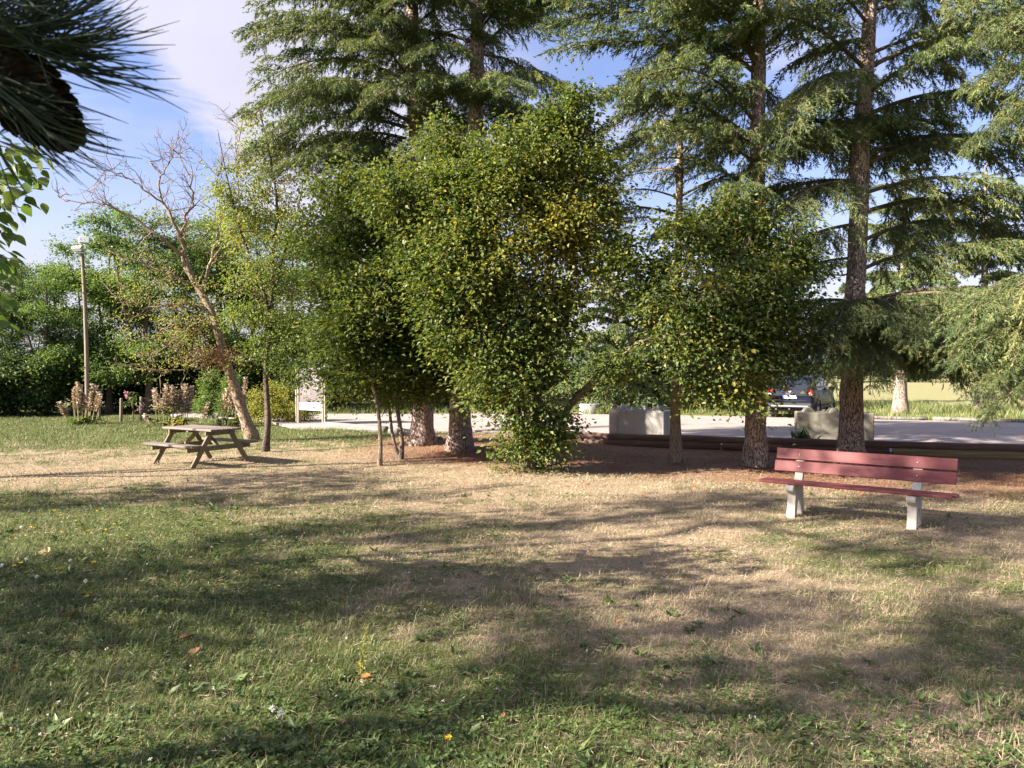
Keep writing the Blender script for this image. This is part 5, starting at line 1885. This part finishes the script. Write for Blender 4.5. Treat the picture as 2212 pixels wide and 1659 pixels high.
def car():
    rr = on_ground(1757, 906, PARK_Z)
    yaw = R(56)
    fw, rt = np.array([math.cos(yaw), math.sin(yaw)]), np.array([math.sin(yaw), -math.cos(yaw)])
    mid = rr[:2] - rt * 0.88
    root = thing('parked_car', 'dark blue-black off-road car parked beyond the mossy concrete block', 'car', (mid[0], mid[1], PARK_Z + 0.002), yaw)
    paint, nt, bs = new_mat('dark_navy_paint')
    bs.inputs['Base Color'].default_value = (0.008, 0.010, 0.022, 1)
    bs.inputs['Roughness'].default_value = 0.38
    bs.inputs['Specular IOR Level'].default_value = 0.3
    glass = plain('dark_glass', (0.015, 0.02, 0.025), 0.06, 0, 0.05)
    trim = plain('black_plastic', (0.022, 0.022, 0.024), 0.6, 0, 0.1)
    silver = plain('silver_trim', (0.42, 0.42, 0.42), 0.35, 0.6, 0.05)
    redl = plain('red_lamp', (0.55, 0.025, 0.03), 0.15, 0, 0.1)
    clear = plain('clear_lamp', (0.7, 0.68, 0.68), 0.15, 0, 0.1)
    tyre = plain('tyre_rubber', (0.022, 0.021, 0.021), 0.9, 0, 0.2)
    rim = plain('alloy_rim', (0.40, 0.40, 0.42), 0.35, 0.7, 0.05)
    # half sections (y, z) from the sill up to the roof
    xs = [0.0, 0.05, 0.16, 0.36, 0.60, 1.2, 2.0, 2.7, 3.15, 3.45, 3.8, 4.12, 4.28, 4.32]
    ztop = [0.86, 1.05, 1.16, 1.56, 1.62, 1.66, 1.66, 1.60, 1.30, 1.10, 1.06, 0.98, 0.80, 0.70]
    wid = [0.80, 0.87, 0.90, 0.91, 0.91, 0.91, 0.91, 0.91, 0.91, 0.905, 0.89, 0.84, 0.74, 0.66]
    zbot = [0.50, 0.44, 0.40, 0.38, 0.36, 0.34, 0.34, 0.34, 0.36, 0.38, 0.40, 0.42, 0.48, 0.52]
    V, rows = [], []
    for x, zt, w, zb in zip(xs, ztop, wid, zbot):
        belt = min(1.06, zt - 0.02)
        tw = w if zt < 1.2 else np.interp(zt, [1.2, 1.66], [w * 0.92, w * 0.76])
        half = [(0, zb), (w * .86, zb), (w * .97, zb + .10), (w, zb + .28 if zb + .28 < belt else (zb + belt) / 2), (w * .985, belt - .06), (w * .95, belt), (tw, zt - (.10 if zt > 1.2 else .01)), (tw * .88, zt - .015), (0, zt)]
        row = [(x, -y, z) for (y, z) in half] + [(x, y, z) for (y, z) in half[-2:0:-1]]
        rows.append(row)
    m = len(rows[0])
    V = np.array([p for r in rows for p in r])
    f = []
    for i in range(len(rows) - 1):
        for j in range(m):
            k = (j + 1) % m
            f.append((i * m + j, i * m + k, (i + 1) * m + k, (i + 1) * m + j))
    f.append(tuple(range(m)))
    f.append(tuple(range((len(rows) - 1) * m, len(rows) * m))[::-1])
    MB().add(V, f, 0, .5, True).build('body', paint, root)

    def quad(name, pts, mat, parent=root, thick=0.012):
        P = np.array(pts, float)
        nrm = np.cross(P[1] - P[0], P[2] - P[0])
        nrm /= np.linalg.norm(nrm)
        V = np.concatenate([P + nrm * thick, P - nrm * thick])
        n = len(P)
        f = [tuple(range(n)), tuple(range(2 * n - 1, n - 1, -1))] + [(i, n + i, n + (i + 1) % n, (i + 1) % n) for i in range(n)]
        return MB().add(V, f).build(name, mat, parent)

    # rear window on the slanted hatch, hatch panel, bumper, lamps
    quad('rear_window', [(0.165, 0.62, 1.14), (0.165, -0.62, 1.14), (0.345, -0.55, 1.50), (0.345, 0.55, 1.50)], glass)
    quad('hatch_panel', [(0.028, 0.60, 0.70), (0.028, -0.60, 0.70), (0.055, -0.64, 1.08), (0.055, 0.64, 1.08)], paint, thick=0.03)
    v, f = box_vf((0.16, 1.66, 0.17), (0.03, 0, 0.53), 0.05)
    MB().add(v, f).build('bumper', trim, root)
    v, f = box_vf((0.05, 1.40, 0.06), (-0.045, 0, 0.485), 0.02)
    MB().add(v, f).build('skid_plate', silver, root)
    for s in (-1, 1):
        v, f = box_vf((0.16, 0.20, 0.36), (0.10, s * 0.765, 0.98), 0.045)
        tl = MB().add(v, f).build('tail_light', redl, root)
        v, f = box_vf((0.03, 0.11, 0.10), (0.025, s * 0.77, 0.97), 0.012)
        MB().add(v, f).build('reversing_lens', clear, tl)
        quad('side_window', [(0.62, s * 0.862, 1.10), (1.55, s * 0.862, 1.10), (1.55, s * 0.735, 1.52), (0.80, s * 0.735, 1.50)][::s], glass)
        quad('side_window', [(1.62, s * 0.862, 1.10), (2.85, s * 0.862, 1.10), (2.55, s * 0.735, 1.52), (1.62, s * 0.735, 1.52)][::s], glass)
        v, f = box_vf((0.10, 0.22, 0.16), (2.72, s * 1.03, 1.14), 0.04)
        mi = MB().add(v, f).build('wing_mirror', trim, root)
        v, f = box_vf((0.01, 0.17, 0.11), (2.665, s * 1.035, 1.14), 0.0)
        MB().add(v, f).build('mirror_glass', plain('mirror_glass', (0.7, 0.72, 0.75), 0.05, 1.0, 0.02), mi)
        for x in (0.78, 3.46):
            ang = np.linspace(0, 2 * math.pi, 28, endpoint=False)
            prof = [(0.20, .10), (0.30, .105), (0.335, .085), (0.345, .0), (0.335, -.085), (0.30, -.105), (0.20, -.10)]
            VV = np.array([(r * math.cos(a), t, r * math.sin(a)) for a in ang for (r, t) in prof])
            n, mm = 28, len(prof)
            ff = [(i * mm + k, ((i + 1) % n) * mm + k, ((i + 1) % n) * mm + k + 1, i * mm + k + 1) for i in range(n) for k in range(mm - 1)]
            wh = MB().add(VV, ff, 0, .5, True).build('tyre', tyre, root)
            wh.location = (x, s * 0.80, 0.345)
            rv = []
            rf = []
            for q in range(5):
                a = 2 * math.pi * q / 5
                ca, sa = math.cos(a), math.sin(a)
                o = len(rv)
                for (rad, wdt) in ((0.03, 0.045), (0.205, 0.03)):
                    for sg in (-1, 1):
                        rv.append((rad * ca - sg * wdt * sa, s * 0.085, rad * sa + sg * wdt * ca))
                rf.append((o, o + 1, o + 3, o + 2))
            a2 = np.linspace(0, 2 * math.pi, 24, endpoint=False)
            o = len(rv)
            for a in a2:
                rv += [(0.212 * math.cos(a), s * 0.10, 0.212 * math.sin(a)), (0.185 * math.cos(a), s * 0.075, 0.185 * math.sin(a))]
            for i in range(24):
                j = (i + 1) % 24
                rf.append((o + 2 * i, o + 2 * j, o + 2 * j + 1, o + 2 * i + 1))
            MB().add(np.array(rv), rf).build('rim', rim, wh)
            arch = []
            af = []
            for i, a in enumerate(np.linspace(-0.15, math.pi + 0.15, 18)):
                for (r_, t_) in ((0.36, 0.935), (0.44, 0.93), (0.44, 0.80), (0.36, 0.80)):
                    arch.append((x + r_ * math.cos(a), s * t_, 0.36 + r_ * math.sin(a)))
            for i in range(17):
                for k in range(4):
                    af.append((i * 4 + k, i * 4 + (k + 1) % 4, (i + 1) * 4 + (k + 1) % 4, (i + 1) * 4 + k))
            MB().add(np.array(arch), af).build('wheel_arch', trim, root)
        v, f = box_vf((0.16, 0.03, 0.035), (1.75, s * 0.915, 0.98), 0.01)
        MB().add(v, f).build('door_handle', trim, root)
        v, f = box_vf((1.9, 0.04, 0.10), (2.1, s * 0.90, 0.42), 0.015)
        MB().add(v, f).build('sill_trim', trim, root)
        bar('roof_rail', (0.7, s * 0.62, 1.69), (2.4, s * 0.62, 1.69), 0.035, 0.035, trim, root)
    pl = MB()
    v, f = box_vf((0.012, 0.52, 0.11), (-0.012, 0, 0.845), 0.0)
    plate = pl.add(v, f).build('number_plate', plain('plate_white', (0.75, 0.75, 0.74), 0.4, 0, 0.02), root)
    v, f = box_vf((0.013, 0.045, 0.108), (-0.0135, 0.235, 0.845), 0.0)
    MB().add(v, f).build('blue_band', plain('plate_blue', (0.03, 0.10, 0.45), 0.4), plate)
    black = plain('plate_black', (0.02, 0.02, 0.02), 0.5)

    def put(s, size, z, mat, parent, x=-0.020, y=0.0, name='lettering'):
        me = text_mesh(s, size)
        me.materials.clear()
        me.materials.append(mat)
        o = obj(name, me, parent)
        o.matrix_local = Matrix(((0, 0, -1, x), (-1, 0, 0, y), (0, 1, 0, z), (0, 0, 0, 1)))
        return o

    put('DY-741-WR', 0.095, 0.845, black, plate, -0.0205, -0.02)
    put('DUSTER', 0.085, 0.965, silver, root, -0.010)
    sv = np.array([(-0.055, 0.045), (0.055, 0.045), (0.06, 0.0), (0.035, -0.045), (0.0, -0.062), (-0.035, -0.045), (-0.06, 0.0)])
    n = len(sv)
    VV = np.concatenate([np.column_stack([np.full(n, -0.008), sv[:, 0], sv[:, 1] + 1.075]), np.column_stack([np.full(n, 0.035), sv[:, 0], sv[:, 1] + 1.075])])
    em = MB().add(VV, [tuple(range(n))] + [(i, (i + 1) % n, n + (i + 1) % n, n + i) for i in range(n)]).build('emblem', silver, root)
    v, f = box_vf((0.004, 0.062, 0.016), (-0.0105, 0, 1.085), 0.0)
    MB().add(v, f).build('emblem_slot', trim, em)
    v, f = tube_vf(np.array([(0.12, .52, .36), (-0.02, .52, .36)]), [.035, .035], 12)
    MB().add(v, f).build('exhaust', steel_dark, root)
    bar('tow_hitch', (0.15, 0, 0.36), (-0.10, 0, 0.38), 0.06, 0.05, steel_dark, root)
    v, f = box_vf((3.4, 1.4, 0.12), (2.1, 0, 0.32), 0.03)
    MB().add(v, f).build('underbody', trim, root)
    bar('wiper', (0.150, -0.05, 1.19), (0.175, 0.32, 1.16), 0.02, 0.02, trim, root)


steel_dark = plain('dark_steel', (0.10, 0.10, 0.10), 0.5, 0.6)
car()


# ------------------------------------------------------------------ grass, weeds and small things on the lawn
def scatter(rng, n, d0, d1, power, fov=0.74):
    """points in front of the camera, thinning out with distance"""
    u = rng.random(n)
    a, b = d0 ** power, d1 ** power
    dd = (a + (b - a) * u) ** (1 / power)
    x = rng.uniform(-1, 1, n) * (dd * fov + 0.4)
    return x, dd


def green_bias(x, y):
    near = 1 - np.clip((y - 9) / 5, 0, 1)
    left = 1 - np.clip((x + 0.35 * y + 2) / 6.5, 0, 1)
    far = np.clip((y - 0.25 * x - 19) / 3, 0, 1) * np.clip((-x - 1) / 3, 0, 1)
    return np.clip(near * left + far, 0, 1)


def build_grass():
    rng = np.random.default_rng(500)
    for name, n, d0, d1, power in (('grass', 430000, 3.0, 12.0, 0.75), ('grass_farther', 520000, 12.0, 31.0, 0.9)):
        x, y = scatter(rng, n, d0, d1, power)
        keep = ~in_park(x, y)
        keep &= ~((y > 36))
        dens = 0.30 + 0.9 * vnoise(x, y, 1.1) * vnoise(x + 31, y, 3.1) * 1.6
        litter = (np.clip((y + 0.42 * x - 14.0) / 2.0, 0, 1) * np.clip((x + 4.2) / 2, 0, 1)) > 0.5
        dens = np.where(litter, dens * 0.45, dens)
        keep &= rng.random(n) < dens
        x, y = x[keep], y[keep]
        n = len(x)
        gb = green_bias(x, y)
        h = rng.gamma(4.0, 0.0125, n) * (0.75 + 0.5 * gb)
        h = np.clip(h, 0.015, 0.18)
        clump = vnoise(x, y, 2.3)
        h *= 0.6 + 0.9 * clump
        w = 0.0031 * np.maximum(1, y / 4.5) ** 1.0 * rng.uniform(0.7, 1.4, n)
        az = rng.uniform(0, 2 * math.pi, n)
        th = np.clip(rng.normal(0.95 - 0.25 * gb, 0.38, n), 0.05, 1.5)
        lean = np.stack([np.cos(az), np.sin(az), np.zeros(n)], 1)
        z = ground_z(x, y) - 0.003
        b = np.stack([x, y, z], 1)
        side = np.stack([-np.sin(az + rng.normal(0, .6, n)), np.cos(az), np.zeros(n)], 1)
        mid = b + lean * (h * np.sin(th) * 0.45)[:, None] + np.array([0, 0, 1.]) * (h * np.cos(th * 0.6) * 0.55)[:, None]
        tip = b + lean * (h * np.sin(th) * 1.15)[:, None] + np.array([0, 0, 1.]) * (h * np.cos(th) * 0.95)[:, None]
        tint = rng.random(n)
        mb = MB()
        nearb = y < 6.5
        # near blades bend, far ones are single slivers
        def put(sel, bend):
            k = int(sel.sum())
            if not k:
                return
            if bend:
                V = np.stack([b[sel] - side[sel] * w[sel, None] * .5, b[sel] + side[sel] * w[sel, None] * .5, mid[sel] + side[sel] * w[sel, None] * .45, tip[sel], mid[sel] - side[sel] * w[sel, None] * .45], 1)
                i = np.arange(k)[:, None] * 5
                fq = np.concatenate([i, i + 1, i + 2, i + 4], 1)
                ft = np.concatenate([i + 4, i + 2, i + 3], 1)
                mb.add(V.reshape(-1, 3), fq, 0, np.repeat(tint[sel], 5))
                mb.f.append(ft + mb.n - k * 5)
                mb.m.append(np.zeros(k, np.int32))
                mb.s.append(np.zeros(k, bool))
            else:
                V = np.stack([b[sel] - side[sel] * w[sel, None] * .6, b[sel] + side[sel] * w[sel, None] * .6, tip[sel]], 1)
                mb.add(V.reshape(-1, 3), np.arange(k * 3).reshape(k, 3), 0, np.repeat(tint[sel], 3))
        put(nearb, True)
        put(~nearb, False)
        mb.build('grass', M['grass'], None, kind='stuff', label='patchy dry and green mown grass of the lawn' if name == 'grass' else 'short grass of the farther lawn around the trees', category='grass')


build_grass()


def verge_grass():
    rng = np.random.default_rng(505)
    n = 60000
    x, y = rng.uniform(-14, 24, n), rng.uniform(25, 44, n)
    keep = ~in_park(x, y) & (y > 25 + 7 * (x < 9) * (x > -9.5)) & ((x > -10) | (y > 34)) & (rng.random(n) < 0.25 + 0.9 * vnoise(x, y, 0.5))
    keep &= ~((x < -7) & (y < 33))
    x, y = x[keep], y[keep]
    n = len(x)
    h = rng.uniform(0.12, 0.42, n) * (0.5 + vnoise(x, y, 0.8))
    az = rng.uniform(0, 6.28, n)
    p = np.stack([x, y, np.zeros(n) - 0.02], 1)
    ax = np.stack([np.cos(az) * 0.4, np.sin(az) * 0.4, np.ones(n)], 1)
    mb = MB()
    leaves(mb, p, ax, unit(rng, n), h, 0.018, rng.random(n), 0, 0.0)
    mb.build('verge_grass', leaf_mat('tall_verge_grass', [(0, (0.08, 0.12, 0.035)), (0.6, (0.14, 0.175, 0.055)), (1.0, (0.30, 0.27, 0.12))], 0.3), None, kind='stuff', label='tall sunlit grass on the verge beyond the car park', category='grass')


verge_grass()


def build_weeds():
    rng = np.random.default_rng(510)
    m = leaf_mat('weed_leaves', [(0, (0.040, 0.075, 0.022)), (0.6, (0.085, 0.13, 0.035)), (1.0, (0.16, 0.20, 0.06))], 0.25)
    mb = MB()
    x, y = scatter(rng, 60000, 3.0, 13.0, 0.8)
    patch = vnoise(x, y, 0.9) * 0.6 + vnoise(x + 50, y + 9, 2.4) * 0.5 + green_bias(x, y) * 0.42 + np.clip((5.2 - y) / 4, 0, .3)
    k = rng.random(len(x)) < np.clip((patch - 0.68) * 3.2, 0, 1)
    x, y = x[k], y[k]
    n = len(x)
    rep = np.repeat(np.arange(n), 3)
    N = len(rep)
    a = rng.uniform(0, 6.28, n)[rep] + np.tile(np.arange(3) * 2.09, n)
    hh = rng.uniform(0.01, 0.055, n)[rep]
    pos = np.stack([x[rep], y[rep], ground_z(x, y)[rep] + hh], 1)
    ax = np.stack([np.cos(a), np.sin(a), rng.normal(0.1, .3, N)], 1)
    s = rng.uniform(0.012, 0.026, N)
    leaves(mb, pos, ax, np.array([0, 0, 1.]) + rng.normal(0, .25, (N, 3)), s, s * 0.95, np.clip(rng.normal(.5, .2, N), 0, 1), 0, 0.05)
    # rosettes of longer leaves
    x, y = scatter(rng, 5200, 3.0, 13.0, 0.8)
    patch = vnoise(x, y, 0.7) * 0.5 + green_bias(x, y) * 0.5 + np.clip((5.2 - y) / 4, 0, .3)
    k = rng.random(len(x)) < np.clip((patch - 0.35) * 1.2, 0, 1)
    x, y = x[k], y[k]
    n = len(x)
    rep = np.repeat(np.arange(n), 7)
    N = len(rep)
    a = rng.uniform(0, 6.28, N)
    pos = np.stack([x[rep], y[rep], ground_z(x, y)[rep] + 0.01], 1)
    ax = np.stack([np.cos(a), np.sin(a), rng.uniform(0.15, 0.9, N)], 1)
    s = rng.uniform(0.035, 0.085, N) * rng.uniform(.7, 1.4, n)[rep]
    leaves(mb, pos, ax, np.array([0, 0, 1.]) + rng.normal(0, .3, (N, 3)), s, s * rng.uniform(.25, .45, N), np.clip(rng.normal(.45, .2, N), 0, 1), 0, 0.1)
    mb.build('weeds', m, None, kind='stuff', label='low clover and weed leaves among the grass', category='weeds')
    # long dry straws lying on the turf
    sb = MB()
    x, y = scatter(rng, 70000, 3.0, 14.0, 0.8)
    k = (rng.random(len(x)) < 0.25 + 0.9 * vnoise(x, y, 1.9) * (1 - 0.4 * green_bias(x, y))) & (y + 0.42 * x < 14.3)
    x, y = x[k], y[k]
    n = len(x)
    a = rng.uniform(0, 6.28, n)
    leaves(sb, np.stack([x, y, ground_z(x, y) + rng.uniform(.012, .045, n)], 1), np.stack([np.cos(a), np.sin(a), rng.normal(0, .25, n)], 1), np.array([0, 0, 1.]) + rng.normal(0, .4, (n, 3)),
           rng.uniform(.03, .10, n), 0.0028 * np.maximum(1, y / 5), rng.random(n), 0, 0.0)
    sb.build('dry_straw', leaf_mat('dry_straw', [(0, (0.24, 0.175, 0.11)), (0.6, (0.44, 0.35, 0.235)), (1, (0.60, 0.50, 0.36))], 0.2), None, kind='stuff', label='pale dry grass stalks lying on the lawn', category='straw')
    # clover heads and dry seed heads
    cb = MB()
    x, y = scatter(rng, 900, 3.2, 9.0, 0.9)
    k = rng.random(len(x)) < green_bias(x, y) * 0.55
    x, y = x[k], y[k]
    rep = np.repeat(np.arange(len(x)), 7)
    N = len(rep)
    pos = np.stack([x[rep], y[rep], (ground_z(x, y) + rng.uniform(.04, .08, len(x)))[rep]], 1) + rng.normal(0, .003, (N, 3))
    leaves(cb, pos, unit(rng, N), unit(rng, N), 0.010, 0.007, rng.random(N), 0)
    cb.build('clover_blossom', leaf_mat('clover_white', [(0, (0.45, 0.36, 0.28)), (1, (0.75, 0.72, 0.66))], 0.2), None, kind='stuff', label='small white clover heads scattered in the green grass', category='clover')
    # fallen needles and dry litter under the cedars
    lb = MB()
    x, y = scatter(rng, 60000, 9.5, 23.0, 1.0)
    l = y + 0.42 * x - 14.0 + (vnoise(x, y, 0.8) - .5) * 4
    k = (l > 0) & (x > -4) & ~in_park(x, y) & (y < 23)
    x, y = x[k], y[k]
    n = len(x)
    pos = np.stack([x, y, ground_z(x, y) + rng.uniform(.002, .02, n)], 1)
    a = rng.uniform(0, 6.28, n)
    leaves(lb, pos, np.stack([np.cos(a), np.sin(a), rng.normal(0, .15, n)], 1), np.array([0, 0, 1.]) + rng.normal(0, .3, (n, 3)), rng.uniform(.03, .09, n), 0.012, rng.random(n), 0, 0.0)
    lb.build('needle_litter', leaf_mat('litter', [(0, (0.10, 0.05, 0.033)), (0.7, (0.22, 0.115, 0.07)), (1.0, (0.36, 0.25, 0.14))], 0.05), None, kind='stuff', label='red-brown fallen needles under the cedars', category='needle litter')


build_weeds()


def small_things():
    rng = np.random.default_rng(520)
    yel = plain('dandelion_yellow', (0.75, 0.55, 0.03), 0.6, 0, 0.1)
    stem = plain('flower_stem', (0.12, 0.16, 0.05), 0.6)
    wht = plain('seed_head_white', (0.72, 0.70, 0.66), 0.8, 0, 0.05)
    N = 40
    fm = MB()
    a = rng.uniform(0, 6.28, N)
    leaves(fm, np.zeros((N, 3)), np.stack([np.cos(a), np.sin(a), rng.uniform(.1, .9, N)], 1), unit(rng, N), 0.020, 0.007, .5, 0)
    fmesh = fm.mesh('flower_head', [yel])
    wm = MB()
    u = unit(rng, 60)
    leaves(wm, u * 0.004, u, unit(rng, 60), 0.018, 0.006, .5, 0)
    wmesh = wm.mesh('seed_head', [wht])
    v, f = tube_vf(np.array([(0, 0, -0.01), (0.005, 0, .5), (0, 0, 1.0)]), [.0022, .002, .0018], 5)
    smesh = MB().add(v, f).mesh('stalk', [stem])
    Y = [(16, 192), (235, 230), (262, 248), (325, 272), (365, 187), (418, 233), (133, 300), (148, 302), (495, 292), (455, 315), (380, 318), (265, 320), (540, 355), (405, 458), (765, 428), (90, 458), (375, 605), (1937, 1218), (60, 470), (268, 480)]
    W = [(113, 440), (10, 465), (305, 447), (160, 515), (92, 300), (370, 535), (1178, 1098), (1212, 1115)]
    for lst, mesh, nm, lab, grp, sc in ((Y, fmesh, 'dandelion', 'yellow dandelion flower on a thin stalk in the green lawn', 'dandelions in flower', 1.15), (W, wmesh, 'dandelion_clock', 'white dandelion seed head on a thin stalk in the green lawn', 'dandelion seed heads', 0.9)):
        for (zx, zy) in lst:
            h = rng.uniform(.08, .14)
            p = on_ground(zx * .5, 987.5 + zy * .5, h)
            root = thing(nm, lab, 'dandelion', (p[0], p[1], float(ground_z(p[0], p[1]))), rng.uniform(0, 6), grp)
            s = obj('stalk', smesh, root)
            s.scale = (1, 1, h)
            hd = obj('flower_head' if nm == 'dandelion' else 'seed_head', mesh, root, (0, 0, h))
            hd.scale = (sc,) * 3
    # fallen leaves
    dl = [leaf_mat('fallen_leaf_%d' % k, [(0, c), (1, c)], 0.1) for k, c in enumerate(((0.40, 0.27, 0.15), (0.26, 0.13, 0.06), (0.45, 0.16, 0.05)))]
    V, fc = [], []
    prof = [(0, 0), (.2, .3), (.45, .42), (.7, .32), (.9, .14), (1, 0)]
    for (t, w) in prof:
        V += [(t - .5, -w, 0.25 * w + .1 * t), (t - .5, 0, 0.06 * math.sin(t * 5)), (t - .5, w, 0.45 * w)]
    for i in range(5):
        o = i * 3
        fc += [(o, o + 1, o + 4, o + 3), (o + 1, o + 2, o + 5, o + 4)]
    for (px, py, s, k, lab) in ((155, 1338, .17, 0, 'large pale dry leaf curled in the green grass'), (100, 1198, .13, 0, 'flat tan dead leaf by the dandelions'), (405, 1385, .12, 1, 'folded brown leaf in the weeds with a pale straw beside it'),
                                (420, 1418, .10, 1, 'dark brown leaf half hidden under weeds'), (1337, 833 + 518, .05, 2, 'small orange fallen leaf in the straw'), (790, 1472, .07, 2, 'reddish fallen leaf at the foot of the tall weed'),
                                (740, 1400 + 170, .07, 1, 'brown leaf in the lower clover patch'), (1390, 1075, .08, 1, 'brown leaf in front of the leaning hornbeam'), (1500, 1052, .12, 1, 'curled brown bark scrap on the litter'),
                                (36, 1460, .09, 0, 'tan leaf near the plantain in the dense green'), (1085, 1560, .06, 1, 'tiny brown leaf on the short grass'), (1860, 1070, .09, 1, 'dry leaf heap scrap under the red bench')):
        p = gpt(px, py)
        o = MB().add(np.array(V), fc, 0, .5, True).build('fallen_leaf', dl[k], None, label=lab, category='fallen leaf', group='fallen leaves')
        o.location = (p[0], p[1], p[2] + 0.03)
        o.rotation_euler = (rng.normal(0, .3), rng.normal(0, .3), rng.uniform(0, 6.28))
        o.scale = (s,) * 3
    # plantain rosettes
    pm = leaf_mat('plantain_leaf', [(0, (0.12, 0.16, 0.06)), (1, (0.19, 0.23, 0.09))], 0.25)
    lm = leaf_blade_mesh(9, 0.16, 0.07, False, .5, pm, 0.5)
    for (px, py, lab) in ((912, 1384, 'grey-green plantain rosette on the bare straw patch'), (1540, 1432, 'plantain rosette in the shaded right lawn'), (1430, 1442, 'lower plantain rosette in the shaded right lawn'), (1330, 1395, 'small plantain beside the straw hollow'),
                          (560, 1382, 'broad plantain in the clover'), (840, 1510, 'broad plantain near the tall weed'), (720, 1570, 'leafy plantain at the lower lawn'), (30, 1405, 'plantain at the dense green edge'), (370, 1480, 'pale plantain beside the seed stalks'),
                          (640, 1620, 'lowest plantain rosette in the grass')):
        p = gpt(px, py)
        root = thing('plantain', lab, 'weed', p, 0, 'plantains in the lawn')
        for k in range(9):
            o = obj('leaf', lm, root, (0, 0, 0.0))
            o.rotation_euler = Euler((0, -rng.uniform(-.2, .4), rng.uniform(0, 6.28)), 'XYZ')
            o.scale = (rng.uniform(.4, .75),) * 3
    # one tall weed
    p = gpt(778, 1466)
    root = thing('tall_weed', 'single tall yellow-green weed stalk rising from the lawn', 'weed', p)
    path = smooth_path([(0, 0, 0), (.01, 0, .12), (.03, 0, .24), (.035, 0, .34)], 9)
    v, f = tube_vf(path, np.linspace(.004, .0015, 9), 5)
    MB().add(v, f, 0, .5, True).build('stalk', stem, root)
    n = 120
    t = rng.random(n)
    pos = np.stack([np.interp(t, np.linspace(0, 1, 9), path[:, k]) for k in range(3)], 1)
    up = t > .45
    wb = MB()
    leaves(wb, pos, unit(rng, n) + [0, 0, .5], unit(rng, n), np.where(up, .014, .045), np.where(up, .008, .010), np.where(up, .9, .6), 0)
    wb.build('leaves', M['shrub'], root)


small_things()
